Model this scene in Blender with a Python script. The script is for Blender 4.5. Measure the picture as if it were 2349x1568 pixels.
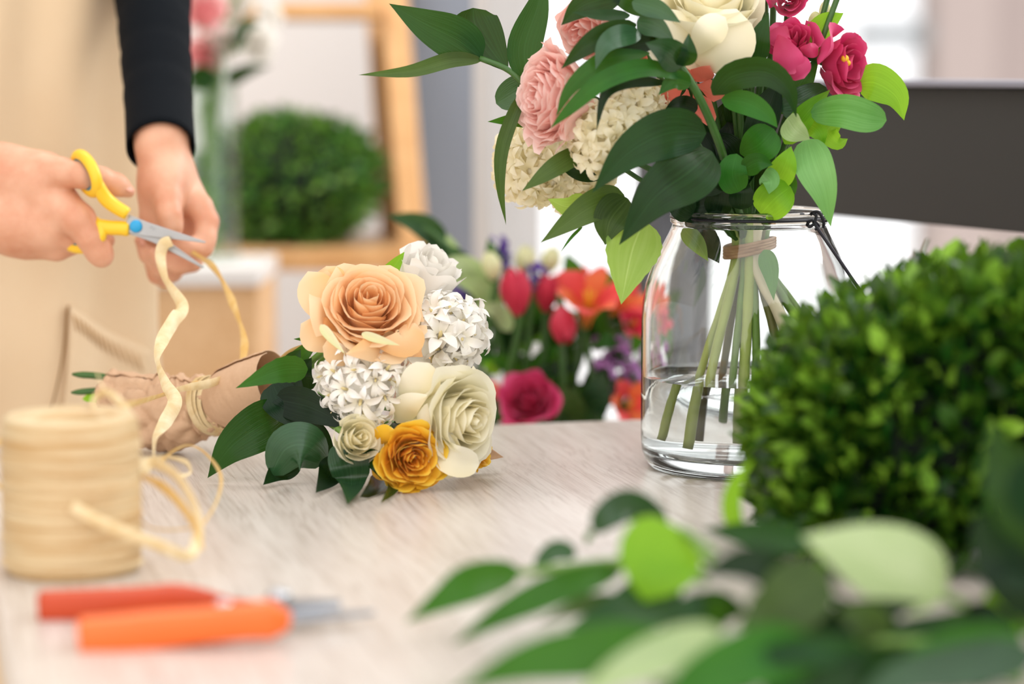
import bpy, math, random
import numpy as np
from mathutils import Vector, Matrix, noise as mnoise
R = math.radians
random.seed(7)
for _o in list(bpy.data.objects): bpy.data.objects.remove(_o)
SC = bpy.context.scene
COL = SC.collection

# ---------------------------------------------------------------- camera, sky, lamps, exposure
CAMZ, TABLE, FPX = 1.20, 0.90, 85.0/36.0*2349
PITCH = math.atan((784-150)/FPX)
cd = bpy.data.cameras.new('camera'); cam = bpy.data.objects.new('camera', cd); COL.objects.link(cam)
cam.location = (0, 0, CAMZ); cam.rotation_euler = (R(90)-PITCH, 0, 0)
cd.lens = 85; cd.sensor_width = 36; cd.clip_start = 0.02
cd.dof.use_dof = True; cd.dof.focus_distance = 1.765; cd.dof.aperture_fstop = 2.7
SC.camera = cam
SC.view_settings.view_transform = 'Standard'; SC.view_settings.look = 'None'
SC.view_settings.gamma = 1; SC.view_settings.use_curve_mapping = False
SC.view_settings.exposure = 0.05
# daylight: an overcast sky that is brightest on the window side
w = bpy.data.worlds.new('sky'); SC.world = w; w.use_nodes = True
wt = w.node_tree; wt.nodes.clear()
wo = wt.nodes.new('ShaderNodeOutputWorld'); bg = wt.nodes.new('ShaderNodeBackground')
tc = wt.nodes.new('ShaderNodeTexCoord'); dt = wt.nodes.new('ShaderNodeVectorMath'); dt.operation = 'DOT_PRODUCT'
dt.inputs[1].default_value = (0.76, 0.46, 0.46)
mr = wt.nodes.new('ShaderNodeMapRange'); mr.interpolation_type = 'SMOOTHSTEP'
mr.inputs['From Min'].default_value = -0.35; mr.inputs['From Max'].default_value = 0.85
mr.inputs['To Min'].default_value = 0.50; mr.inputs['To Max'].default_value = 1.75
rmp = wt.nodes.new('ShaderNodeMix'); rmp.data_type = 'RGBA'
rmp.inputs[6].default_value = (1.0, 0.93, 0.87, 1); rmp.inputs[7].default_value = (0.98, 0.985, 1.0, 1)
m2 = wt.nodes.new('ShaderNodeMapRange'); m2.inputs['From Min'].default_value = -0.6; m2.inputs['From Max'].default_value = 0.6
wt.links.new(tc.outputs['Generated'], dt.inputs[0]); wt.links.new(dt.outputs['Value'], mr.inputs['Value'])
wt.links.new(dt.outputs['Value'], m2.inputs['Value']); wt.links.new(m2.outputs[0], rmp.inputs[0])
# fill added to the sky: a second, weaker glow from behind the camera
d2 = wt.nodes.new('ShaderNodeVectorMath'); d2.operation = 'DOT_PRODUCT'; d2.inputs[1].default_value = (-0.22, -0.94, 0.25)
m3 = wt.nodes.new('ShaderNodeMapRange'); m3.interpolation_type = 'SMOOTHSTEP'; m3.inputs['From Min'].default_value = 0.15; m3.inputs['From Max'].default_value = 1.0
m3.inputs['To Min'].default_value = 0.0; m3.inputs['To Max'].default_value = 1.35
sm_ = wt.nodes.new('ShaderNodeMath'); sm_.operation = 'ADD'
wt.links.new(tc.outputs['Generated'], d2.inputs[0]); wt.links.new(d2.outputs['Value'], m3.inputs['Value'])
wt.links.new(mr.outputs[0], sm_.inputs[0]); wt.links.new(m3.outputs[0], sm_.inputs[1])
wt.links.new(rmp.outputs[2], bg.inputs['Color']); wt.links.new(sm_.outputs[0], bg.inputs['Strength'])
wt.links.new(bg.outputs[0], wo.inputs['Surface'])
sd = bpy.data.lights.new('sun', 'SUN'); sun = bpy.data.objects.new('sun', sd); COL.objects.link(sun)
sd.energy = 1.0; sd.angle = R(22); sd.color = (1.0, 0.98, 0.96)
sun.rotation_euler = Vector((-0.80, -0.34, -0.55)).to_track_quat('-Z', 'Y').to_euler()

# unseen fill light added overhead to brighten the wall and shelf at the back
ld = bpy.data.lights.new('back_fill_light', 'AREA'); lo_ = bpy.data.objects.new('back_fill_light', ld); COL.objects.link(lo_)
ld.shape = 'DISK'; ld.size = 0.9; ld.energy = 16; ld.color = (1.0, 0.98, 0.96); lo_.location = (-0.75, 2.75, 2.45)
lo_.rotation_euler = Vector((0.10, 0.55, -1.0)).to_track_quat('-Z', 'Y').to_euler()

# ---------------------------------------------------------------- from photo pixels to places at a chosen distance
CP, SP = math.cos(PITCH), math.sin(PITCH)
def P(px, py, Y):
    u, v = (px-1174.5)/FPX, (784-py)/FPX
    t = Y/(CP+v*SP)
    return Vector((t*u, Y, CAMZ+t*(-SP+v*CP)))
def T(px, py, z=TABLE):
    u, v = (px-1174.5)/FPX, (784-py)/FPX
    t = (z-CAMZ)/(-SP+v*CP)
    return Vector((t*u, t*(CP+v*SP), z))
CAMP = Vector((0, 0, CAMZ))

def lin(h):
    h = h.lstrip('#'); r = []
    for i in (0, 2, 4):
        c = int(h[i:i+2], 16)/255
        r.append(c/12.92 if c <= 0.04045 else ((c+0.055)/1.055)**2.4)
    return (*r, 1)

# ---------------------------------------------------------------- materials
class NT:
    def __init__(s, name):
        s.m = bpy.data.materials.new(name); s.m.use_nodes = True
        s.t = s.m.node_tree; s.t.nodes.clear(); s.out = s.n('ShaderNodeOutputMaterial')
    def n(s, k, **kw):
        d = s.t.nodes.new(k)
        for a, b in kw.items(): setattr(d, a, b)
        return d
    def l(s, a, b): s.t.links.new(a, b)
    def mix(s, a, b, f, blend='MIX'):
        d = s.n('ShaderNodeMix', data_type='RGBA', blend_type=blend)
        for v, i in ((f, 0), (a, 6), (b, 7)):
            if hasattr(v, 'links'): s.l(v, d.inputs[i])
            else: d.inputs[i].default_value = v
        return d.outputs[2]
    def math(s, op, a, b=0.0, c=None):
        d = s.n('ShaderNodeMath', operation=op)
        for i, v in enumerate((a, b) if c is None else (a, b, c)):
            if hasattr(v, 'links'): s.l(v, d.inputs[i])
            else: d.inputs[i].default_value = v
        return d.outputs[0]
    def ramp(s, f, stops):
        d = s.n('ShaderNodeValToRGB'); e = d.color_ramp.elements
        while len(e) < len(stops): e.new(0.5)
        for k, (p, c) in enumerate(stops): e[k].position = p; e[k].color = c if not isinstance(c, str) else lin(c)
        s.l(f, d.inputs[0]); return d.outputs[0]
    def noise(s, scale, detail=3, coord=None, stretch=None, rough=0.5, rot=None):
        d = s.n('ShaderNodeTexNoise'); d.inputs['Scale'].default_value = scale; d.inputs['Detail'].default_value = detail
        d.inputs['Roughness'].default_value = rough
        c = coord or s.n('ShaderNodeTexCoord').outputs['Object']
        if stretch or rot:
            m = s.n('ShaderNodeMapping')
            if stretch: m.inputs['Scale'].default_value = stretch
            if rot: m.inputs['Rotation'].default_value = rot
            s.l(c, m.inputs['Vector']); c = m.outputs[0]
        s.l(c, d.inputs['Vector']); return d.outputs['Fac']
    def bump(s, h, strength, dist=0.001):
        d = s.n('ShaderNodeBump'); d.inputs['Strength'].default_value = strength; d.inputs['Distance'].default_value = dist
        s.l(h, d.inputs['Height']); return d.outputs[0]
    def bsdf(s, col, rough=0.5, nrm=None, **kw):
        d = s.n('ShaderNodeBsdfPrincipled')
        if hasattr(col, 'links'): s.l(col, d.inputs['Base Color'])
        else: d.inputs['Base Color'].default_value = lin(col) if isinstance(col, str) else col
        if hasattr(rough, 'links'): s.l(rough, d.inputs['Roughness'])
        else: d.inputs['Roughness'].default_value = rough
        if nrm is not None: s.l(nrm, d.inputs['Normal'])
        for k, v in kw.items(): d.inputs[k.replace('_', ' ')].default_value = v
        return d.outputs[0]
    def thin(s, sh, col, f):
        d = s.n('ShaderNodeBsdfTranslucent'); m = s.n('ShaderNodeMixShader'); m.inputs[0].default_value = f
        if hasattr(col, 'links'): s.l(col, d.inputs[0])
        else: d.inputs[0].default_value = lin(col) if isinstance(col, str) else col
        s.l(sh, m.inputs[1]); s.l(d.outputs[0], m.inputs[2]); return m.outputs[0]
    def end(s, sh): s.l(sh, s.out.inputs['Surface']); return s.m

def plain(name, col, rough=0.5, var=0.12, scale=30, bump=0.0, bscale=200, dist=0.001, **kw):
    k = NT(name)
    c = lin(col); a = tuple(x*(1-var) for x in c[:3])+(1,); b = tuple(min(1, x*(1+var)) for x in c[:3])+(1,)
    cc = k.mix(a, b, k.noise(scale))
    nm = k.bump(k.noise(bscale, 4), bump, dist) if bump else None
    return k.end(k.bsdf(cc, rough, nm, **kw))

def leafmat(name, dark, light, rough=0.32, trans=0.22, glow='#7fae2a', vein=9, rib=0.28, spec=0.2):
    k = NT(name)
    uv = k.n('ShaderNodeTexCoord').outputs['UV']
    sp = k.n('ShaderNodeSeparateXYZ'); k.l(uv, sp.inputs[0])
    du = k.math('ABSOLUTE', k.math('SUBTRACT', sp.outputs[0], 0.5))
    w1 = k.noise(1.0, 2, uv, (vein*3.2, 0.9, 1.0), 0.5)         # veins run along the blade, unevenly spaced
    w1 = k.ramp(w1, [(0.40, (0, 0, 0, 1)), (0.62, (1, 1, 1, 1))])
    n1 = k.noise(45, 4)
    rnd = k.n('ShaderNodeObjectInfo').outputs['Random']
    f = k.math('ADD', k.math('MULTIPLY', n1, 0.75), k.math('MULTIPLY', k.math('SUBTRACT', rnd, 0.5), 0.75))
    base = k.mix(lin(dark), lin(light), f)
    vc = tuple(min(1, x*1.7+0.02) for x in lin(light)[:3])+(1,)
    base = k.mix(base, vc, k.math('MULTIPLY', w1, 0.13))
    mid = k.math('SUBTRACT', 1.0, k.math('MINIMUM', k.math('MULTIPLY', du, 40.0), 1.0))
    base = k.mix(base, vc, k.math('MULTIPLY', mid, rib))
    nm = k.bump(k.math('ADD', w1, k.math('MULTIPLY', n1, 1.5)), 0.16, 0.0006)
    sh = k.bsdf(base, rough, nm, Specular_IOR_Level=spec)
    return k.end(k.thin(sh, glow, trans))

def petalmat(name, inner, outer, edge=None, base=None, rough=0.55, trans=0.32, glow=None, streak=0.15):
    # UV.x = place from heart to outermost petal, UV.y = from claw to rim
    k = NT(name)
    uv = k.n('ShaderNodeTexCoord').outputs['UV']
    sp = k.n('ShaderNodeSeparateXYZ'); k.l(uv, sp.inputs[0])
    c = k.mix(lin(inner), lin(outer), sp.outputs[0])
    if base: c = k.mix(lin(base), c, k.ramp(sp.outputs[1], [(0.12, (0, 0, 0, 1)), (0.55, (1, 1, 1, 1))]))
    if edge: c = k.mix(c, lin(edge), k.ramp(sp.outputs[1], [(0.86, (0, 0, 0, 1)), (1.0, (1, 1, 1, 1))]))
    n1 = k.noise(160, 4)
    c = k.mix(c, k.mix(c, lin('#ffffff'), 0.25), k.math('MULTIPLY', n1, streak))
    nm = k.bump(n1, 0.12, 0.0008)
    sh = k.bsdf(c, rough, nm, Sheen_Weight=0.08, Specular_IOR_Level=0.35)
    return k.end(k.thin(sh, lin(glow) if glow else c, trans))

def foliagemat(name, dark, mid, light, trans=0.2, glow='#8fc031', rough=0.33):
    k = NT(name)
    r = k.n('ShaderNodeNewGeometry').outputs['Random Per Island']
    c = k.ramp(r, [(0.0, dark), (0.68, mid), (1.0, light)])
    return k.end(k.thin(k.bsdf(c, rough, None, Specular_IOR_Level=0.4), glow, trans))

def woodmat(name, a, b, dark, rough, rot=0.0, sc=1.0, spec=0.5, bump=0.15):
    k = NT(name)
    co = k.n('ShaderNodeTexCoord').outputs['Object']
    big = k.noise(5.0*sc, 4, co, (6, 0.55, 6), 0.55, (0, 0, rot))
    fine = k.noise(52*sc, 6, co, (9, 0.22, 9), 0.65, (0, 0, rot))
    c = k.mix(lin(a), lin(b), k.ramp(big, [(0.36, (0, 0, 0, 1)), (0.66, (1, 1, 1, 1))]))
    c = k.mix(c, lin(dark), k.ramp(fine, [(0.50, (0, 0, 0, 1)), (0.78, (0.72, 0.72, 0.72, 1))]))
    # long wandering pores: a noise stretched hard along the board
    por = k.noise(260*sc, 4, k.mix(co, k.noise(3.0, 2, co), 0.06), (1.0, 0.03, 1.0), 0.6, (0, 0, rot))
    c = k.mix(c, lin(dark), k.ramp(por, [(0.50, (0, 0, 0, 1)), (0.72, (0.42, 0.42, 0.42, 1))]))
    nm = k.bump(k.math('SUBTRACT', 1.0, fine), bump, 0.0006)
    return k.end(k.bsdf(c, rough, nm, Specular_IOR_Level=spec))

def glassmat(name, tint='#ffffff', ior=1.47, rough=0.0):
    k = NT(name)
    return k.end(k.bsdf(tint, rough, None, Transmission_Weight=1.0, IOR=ior))

M = {}
M['table'] = woodmat('pale oak laminate', '#dad2c9', '#cdc2b8', '#948272', 0.28, 0.0, 1.0)
M['table_edge'] = plain('grey table edge', '#8d8176', 0.5)
M['pine'] = woodmat('honey pine', '#e2b27a', '#d39f65', '#a87444', 0.45, 0.0, 0.6)
M['ply'] = woodmat('pale plywood', '#ecc394', '#e3b684', '#c99a68', 0.5, 0.0, 0.5)
M['steel'] = plain('brushed steel', '#c8cbd0', 0.28, Metallic=1.0)
M['blade'] = plain('scissor steel', '#a9aaab', 0.42, Metallic=0.85)
M['dark_steel'] = plain('dark blade steel', '#85878c', 0.35, Metallic=0.9)
M['wire'] = plain('black wire', '#23222a', 0.38, Metallic=0.5)
M['yellow_plastic'] = plain('yellow plastic', '#f6c92c', 0.35, 0.04)
M['teal'] = plain('teal plastic', '#1f7f92', 0.4, 0.05)
M['blue_plastic'] = plain('blue plastic', '#1f9bd1', 0.35, 0.05)
M['etch'] = plain('etched grey', '#8f9196', 0.6)
M['orange_plastic'] = plain('orange plastic', '#f5722c', 0.36, 0.05)
M['orange_shaded'] = plain('shaded orange plastic', '#c2441a', 0.42, 0.05)  # the back handle's shade is put into a darker orange
M['wall'] = plain('beige plaster', '#e5e0dc', 0.9, 0.04, 3)
M['wall_grey'] = plain('blue grey paint', '#858c98', 0.8, 0.03, 4)
M['jamb'] = plain('pale grey frame', '#c9c6c4', 0.5, 0.03)
M['dark_panel'] = plain('anthracite board', '#31312f', 0.55, 0.08, 6)
M['panel_cap'] = plain('slate grey cap', '#8f8f9b', 0.45, 0.05)
M['mullion'] = plain('dark grey frame', '#55575d', 0.5, 0.05)
M['floor'] = plain('beige floor', '#b9aa9a', 0.5, 0.08, 4)
M['facade'] = plain('pale facade', '#b5a7a3', 0.9, 0.04, 1)
M['facade_grey'] = plain('grey facade window', '#9ba3a8', 0.5)
M['glass'] = glassmat('jar glass', '#fbfdfc', 1.47)
def thinglass(name, ior=1.45, tint='#ffffff', gain=1.0):
    k = NT(name); t = k.n('ShaderNodeBsdfTransparent'); t.inputs[0].default_value = lin(tint)
    g = k.n('ShaderNodeBsdfGlossy'); g.inputs['Roughness'].default_value = 0.02
    f = k.n('ShaderNodeLayerWeight'); f.inputs['Blend'].default_value = 0.5; m = k.n('ShaderNodeMixShader')
    k.l(k.math('MULTIPLY_ADD', k.math('POWER', f.outputs['Facing'], 5.0), 0.6*gain, 0.03*gain), m.inputs[0]); k.l(t.outputs[0], m.inputs[1]); k.l(g.outputs[0], m.inputs[2]); return k.end(m.outputs[0])
M['pane'] = thinglass('window glass', 1.3)
M['thin_glass'] = thinglass('thin vase glass', 1.45, '#f4f8f6')
M['water'] = glassmat('water', '#fdfffe', 1.33)
M['kraft'] = None
k = NT('kraft paper')
n1 = k.noise(26, 5); n2 = k.noise(420, 3)
M['kraft'] = k.end(k.bsdf(k.mix(k.mix(lin('#c7a07e'), lin('#d8b695'), n1), lin('#9c7553'), k.math('MULTIPLY', n2, 0.22)), 0.75, k.bump(n1, 0.35, 0.004)))
def strawmat(name, a, b, stretch):
    k = NT(name)
    n = k.noise(60, 5, None, stretch, 0.65); 
    return k.end(k.thin(k.bsdf(k.mix(lin(a), lin(b), k.ramp(n, [(0.35, (0, 0, 0, 1)), (0.68, (1, 1, 1, 1))])), 0.5, k.bump(n, 0.35, 0.0012)), b, 0.12))
M['raffia'] = strawmat('raffia straw', '#dcbf88', '#f2e2bb', (1, 1, 1))
M['raffia_gold'] = strawmat('golden raffia', '#dcae5c', '#f0d394', (1, 1, 1))
M['winding'] = strawmat('wound raffia', '#c9a26b', '#ead7ae', (0.25, 0.25, 7))
M['twine'] = strawmat('brown twine', '#a97d56', '#d4ad85', (1, 1, 4))
M['skin'] = None
k = NT('skin'); n1 = k.ramp(k.noise(34, 4), [(0.32, (0, 0, 0, 1)), (0.68, (1, 1, 1, 1))]); n2 = k.noise(420, 4)
M['skin'] = k.end(k.bsdf(k.mix(lin('#d0906f'), lin('#e4b294'), n1), 0.46, k.bump(n2, 0.3, 0.0006), Subsurface_Weight=0.25, Subsurface_Radius=(0.010, 0.004, 0.002), Subsurface_Scale=0.5))
M['nail'] = plain('fingernail', '#dfa48f', 0.42, 0.04)
M['hair'] = plain('dark brown hair', '#3a2518', 0.5, 0.3, 80)
M['leaf_straw'] = leafmat('dry straw bract', '#a37f48', '#d8b77c', trans=0.15, glow='#d8b77c')
def clothmat(name, a, b, scale, bump, rough=0.85, sheen=0.1, spec=0.25):
    k = NT(name); n = k.noise(6, 4); f = k.noise(scale, 2, None, (1, 1, 1)); 
    wv = k.n('ShaderNodeTexWave', wave_type='BANDS', bands_direction='DIAGONAL'); wv.inputs['Scale'].default_value = scale; wv.inputs['Distortion'].default_value = 1
    k.l(k.n('ShaderNodeTexCoord').outputs['Object'], wv.inputs['Vector'])
    return k.end(k.bsdf(k.mix(lin(a), lin(b), n), rough, k.bump(k.math('ADD', wv.outputs['Fac'], f), bump, 0.0006), Sheen_Weight=sheen, Specular_IOR_Level=spec))
M['apron'] = clothmat('tan twill', '#dcbc94', '#eed8b6', 260, 0.45)
M['seam'] = plain('brown seam', '#8a6334', 0.8)
M['stitch'] = plain('tan stitching', '#bb8f54', 0.8)
M['sweater'] = clothmat('black knit', '#070a0e', '#0d1319', 300, 0.5, 0.85, 0.0, 0.12)
M['jeans'] = clothmat('dark denim', '#27303f', '#303a4b', 300, 0.4)
M['stem'] = plain('green stem', '#6f9440', 0.4, 0.25, 60, 0.1, 300)
M['stem_dark'] = plain('dark green stem', '#3a6326', 0.4, 0.25, 60)
M['stem_pale'] = plain('pale cut stem', '#b5c76c', 0.42, 0.2, 60)
M['stem_cream'] = plain('cream stem', '#e6dcbb', 0.45, 0.1, 60)
M['stem_brown'] = plain('brown flecked stem', '#6f7038', 0.45, 0.4, 90)
M['leaf'] = leafmat('deep green leaf', '#04200b', '#14471a', rough=0.27, trans=0.12)
M['leaf_dark'] = leafmat('darkest green leaf', '#031409', '#0a2d13', rough=0.27, trans=0.05)
M['leaf_mid'] = leafmat('mid green leaf', '#154a14', '#2f7424', trans=0.22)
M['leaf_bright'] = leafmat('bright green leaf', '#569a1e', '#86c02f', trans=0.42, glow='#b6e03a')
M['leaf_stripe'] = leafmat('striped green leaf', '#4f9448', '#86bd76', trans=0.3, vein=7, rib=0.1)
M['leaf_pale'] = leafmat('pale green leaf', '#a4c184', '#c9dbb0', trans=0.3, glow='#c4de8a', vein=6)
M['leaf_olive'] = leafmat('olive green leaf', '#2f4220', '#566c37', trans=0.16)
M['leaf_grey'] = leafmat('grey green leaf', '#10301a', '#335c3a', rough=0.22, trans=0.08, spec=0.45)
M['leaf_rose'] = leafmat('fresh light leaf', '#8fb95a', '#b5d489', trans=0.45, glow='#c9ec5a', vein=4, rib=0.5)
M['box_leaf'] = foliagemat('boxwood leaf', '#05160a', '#194d17', '#9ed046', 0.24, rough=0.24)
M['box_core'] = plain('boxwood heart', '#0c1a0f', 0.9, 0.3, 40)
M['ball_leaf'] = foliagemat('topiary leaf', '#1c491b', '#4a8535', '#a0cb66', 0.22)
M['p_peach'] = petalmat('peach petal', '#fdc988', '#ffdfb4', '#fee4be', trans=0.34, glow='#ffdfb2')
M['p_cream'] = petalmat('cream petal', '#f6ecc4', '#fcf8e6', '#fefcf0', '#f6f0d4', trans=0.38, glow='#fff5cf')
M['p_creamrose'] = petalmat('ivory petal', '#fff4cf', '#fffbea', '#fdf9e6', '#f6f2d0', trans=0.26, glow='#f6f2cf')
M['p_white'] = petalmat('white petal', '#fdf9f1', '#fefdfa', None, '#fbf8ea', trans=0.2, glow='#fffaf2')
M['p_yellow'] = petalmat('yellow petal', '#f3ad1c', '#fdcf2a', '#fbdf58', '#efc42c', trans=0.24, glow='#ffc928')
M['p_pink'] = petalmat('salmon pink petal', '#fccfc5', '#ffe3dc', '#ffeee9', '#f9bcae', trans=0.38, glow='#ffcfc4')
M['p_coral'] = petalmat('coral petal', '#e4735f', '#ef8d78', '#f2a692', trans=0.28, glow='#ff7a62')
M['p_magenta'] = petalmat('magenta petal', '#b81f56', '#dc3f7c', '#e4608f', '#b01b4d', trans=0.28, glow='#e8316f')
M['p_red'] = petalmat('crimson petal', '#b81232', '#d6254a', '#e44a66', trans=0.25, glow='#e02244')
M['p_redorange'] = petalmat('flame petal', '#f0a22a', '#e03a3c', '#ea5a58', '#f2b134', trans=0.3, glow='#ff5638')
M['p_violet'] = petalmat('violet petal', '#4b2a86', '#6c48a8', trans=0.25)
M['p_mauve'] = petalmat('mauve petal', '#8f4d95', '#b67fbb', trans=0.25)
M['p_bud'] = petalmat('cream bud', '#dfe2a6', '#efeec6', trans=0.3)
M['p_wpink'] = petalmat('soft pink petal', '#f7a6a9', '#fccfce', trans=0.3, glow='#ffc4c2')
M['anther'] = plain('yellow anther', '#e7b41f', 0.6)
M['throat'] = plain('straw floret heart', '#e0cf98', 0.6)
M['bucket'] = plain('white plastic', '#eeeae6', 0.4, 0.03)

# ---------------------------------------------------------------- mesh building
class MB:
    def __init__(s): s.v = []; s.f = []; s.uv = []; s.has = False
    def grid(s, pts, uvs=None, closeu=False):
        # pts[i][j]
        o = len(s.v); ni, nj = len(pts), len(pts[0])
        for i in range(ni):
            for j in range(nj):
                s.v.append(tuple(pts[i][j])); s.uv.append(uvs[i][j] if uvs else (i/(ni-1), j/max(1, nj-1)))
        for i in range(ni if closeu else ni-1):
            i2 = (i+1) % ni
            for j in range(nj-1):
                s.f.append((o+i*nj+j, o+i2*nj+j, o+i2*nj+j+1, o+i*nj+j+1))
        return o
    def tube(s, pts, rad, n=8, caps=True, closed=False, flat=1.0, up=None, power=None):
        pts = [Vector(p) for p in pts]; m = len(pts)
        if not hasattr(rad, '__len__'): rad = [rad]*m
        o = len(s.v); prev = None
        for i, p in enumerate(pts):
            if closed: t = (pts[(i+1) % m]-pts[i-1]).normalized()
            else: t = (pts[min(i+1, m-1)]-pts[max(i-1, 0)]).normalized()
            if up is not None: a = Vector(up)
            elif prev is None: a = Vector((0, 0, 1)) if abs(t.z) < 0.9 else Vector((1, 0, 0))
            else: a = prev
            a = (a-t*a.dot(t)).normalized(); prev = a; b = t.cross(a)
            for k in range(n):
                th = 2*math.pi*k/n; c, q = math.cos(th), math.sin(th)
                if power:
                    c = math.copysign(abs(c)**power, c); q = math.copysign(abs(q)**power, q)
                s.v.append(tuple(p+a*(c*rad[i])+b*(q*rad[i]*flat))); s.uv.append((k/n, i/max(1, m-1)))
        for i in range(m if closed else m-1):
            i2 = (i+1) % m
            for k in range(n):
                k2 = (k+1) % n
                s.f.append((o+i*n+k, o+i*n+k2, o+i2*n+k2, o+i2*n+k))
        if caps and not closed:
            s.f.append(tuple(o+k for k in range(n))[::-1]); s.f.append(tuple(o+(m-1)*n+k for k in range(n)))
    def lathe(s, prof, n=48, c=(0, 0, 0), caps=False):
        o = len(s.v); m = len(prof)
        for (r, z) in prof:
            for k in range(n):
                th = 2*math.pi*k/n
                s.v.append((c[0]+r*math.cos(th), c[1]+r*math.sin(th), c[2]+z)); s.uv.append((k/n, z))
        for i in range(m-1):
            for k in range(n):
                k2 = (k+1) % n
                s.f.append((o+i*n+k, o+i*n+k2, o+(i+1)*n+k2, o+(i+1)*n+k))
        if caps:
            s.f.append(tuple(o+k for k in range(n))[::-1]); s.f.append(tuple(o+(m-1)*n+k for k in range(n)))
    def box(s, c, d, rz=0.0):
        o = len(s.v); m = Matrix.Rotation(rz, 3, 'Z')
        for x in (-1, 1):
            for y in (-1, 1):
                for z in (-1, 1):
                    s.v.append(tuple(Vector(c)+m @ Vector((x*d[0]/2, y*d[1]/2, z*d[2]/2)))); s.uv.append((0, 0))
        for q in ((0, 1, 3, 2), (4, 6, 7, 5), (0, 4, 5, 1), (2, 3, 7, 6), (0, 2, 6, 4), (1, 5, 7, 3)):
            s.f.append(tuple(o+k for k in q))
    def prism(s, poly, a, b):
        # poly: list of 3D points, extruded by vectors a (start) and b (end)
        o = len(s.v); n = len(poly)
        for e in (a, b):
            for p in poly: s.v.append(tuple(Vector(p)+Vector(e))); s.uv.append((0, 0))
        s.f.append(tuple(o+k for k in range(n))[::-1]); s.f.append(tuple(o+n+k for k in range(n)))
        for k in range(n): s.f.append((o+k, o+(k+1) % n, o+n+(k+1) % n, o+n+k))
    def build(s, name, mat, parent=None, origin=None, smooth=True, bevel=0, solid=0, subsurf=0, label=None):
        me = bpy.data.meshes.new(name)
        base = Vector(origin) if origin is not None else Vector((0, 0, 0))
        if parent is not None and origin is None: base = PIVOT.get(parent.name, Vector((0, 0, 0)))
        me.from_pydata([tuple(Vector(v)-base) for v in s.v], [], s.f)
        ul = me.uv_layers.new(name='UVMap')
        idx = np.empty(len(me.loops), dtype=np.int32); me.loops.foreach_get('vertex_index', idx)
        ul.data.foreach_set('uv', np.array(s.uv, dtype=np.float32)[idx].ravel())
        if smooth: me.polygons.foreach_set('use_smooth', np.ones(len(me.polygons), dtype=bool))
        me.materials.append(mat); me.update()
        o = bpy.data.objects.new(name, me); COL.objects.link(o)
        if parent is not None:
            o.parent = parent; PIVOT[o.name] = PIVOT.get(parent.name, Vector((0, 0, 0)))
        else:
            o.location = base; PIVOT[o.name] = base
        if bevel:
            b = o.modifiers.new('bevel', 'BEVEL'); b.width = bevel; b.segments = 3; b.limit_method = 'ANGLE'
        if solid:
            b = o.modifiers.new('solid', 'SOLIDIFY'); b.thickness = solid; b.offset = 0
        if subsurf:
            b = o.modifiers.new('sub', 'SUBSURF'); b.levels = subsurf; b.render_levels = subsurf
        if label: o['label'] = label
        return o
PIVOT = {}
def thing(name, loc, label, cat, group=None):
    o = bpy.data.objects.new(name, None); COL.objects.link(o); o.location = loc; o.empty_display_size = 0.02
    PIVOT[o.name] = Vector(loc)
    return tag(o, label, cat, group)
def tag(o, label, cat, group=None, kind=None):
    o['label'] = label; o['category'] = cat
    if group: o['group'] = group
    if kind: o['kind'] = kind
    return o
def struct(o): o['kind'] = 'structure'; return o

def spline(pts, n):
    pts = [Vector(p) for p in pts]
    if len(pts) == 2: return [pts[0].lerp(pts[1], i/(n-1)) for i in range(n)]
    q = [pts[0]*2-pts[1]]+pts+[pts[-1]*2-pts[-2]]
    seg = len(pts)-1; out = []
    for i in range(n):
        t = i/(n-1)*seg; k = min(int(t), seg-1); t -= k
        a, b, c, d = q[k:k+4]
        out.append(0.5*((2*b)+(c-a)*t+(2*a-5*b+4*c-d)*t*t+(3*b-a-3*c+d)*t**3))
    return out
def lerpn(vals, s):
    if not hasattr(vals, '__len__'): return vals
    x = s*(len(vals)-1); i = min(int(x), len(vals)-2); return vals[i]+(vals[i+1]-vals[i])*(x-i)

PROF = {'lance': (0.75, 1.1), 'ovate': (0.60, 1.12), 'round': (0.5, 0.55), 'tipwide': (0.9, 0.55)}
def leaf(mb, pts, w, roll=0.0, fold=0.18, prof='ovate', wave=0.0, curl=0.0, nv=16, nu=8, serr=0, view=None):
    a, b = PROF[prof]; mx = (a/(a+b))**a*(b/(a+b))**b
    sp = spline(pts, nv+1); G = []; U = []; ph = random.uniform(0, 6)
    for i, p in enumerate(sp):
        s = i/nv
        t = (sp[min(i+1, nv)]-sp[max(i-1, 0)]).normalized()
        vw = view or (p-CAMP).normalized()
        side = t.cross(vw)
        side = side.normalized() if side.length > 1e-4 else Vector((1, 0, 0))
        nm = side.cross(t).normalized()
        if nm.dot(vw) > 0: nm = -nm
        q = Matrix.Rotation(R(lerpn(roll, s)), 3, t); side = q @ side; nm = q @ nm
        h = w/2*(max(s, 0.0)**a*max(1-s, 0.0)**b)/mx+0.0006*(1-s)
        row = []; ur = []
        for j in range(nu+1):
            u = -1+2*j/nu
            hh = h
            if serr and abs(u) == 1: hh = h*(1-0.05*(i % 2))
            off = nm*(h*(fold*abs(u)**1.3-curl*u*u+wave*math.sin(9*s+ph)*abs(u)*u))
            q_ = p+side*(u*hh)+off
            if q_.y < 1.95 and q_.z < TABLE+0.0015: q_.z = TABLE+0.0015
            row.append(q_); ur.append((j/nu, s))
        G.append(row); U.append(ur)
    mb.grid(G, U)

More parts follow.
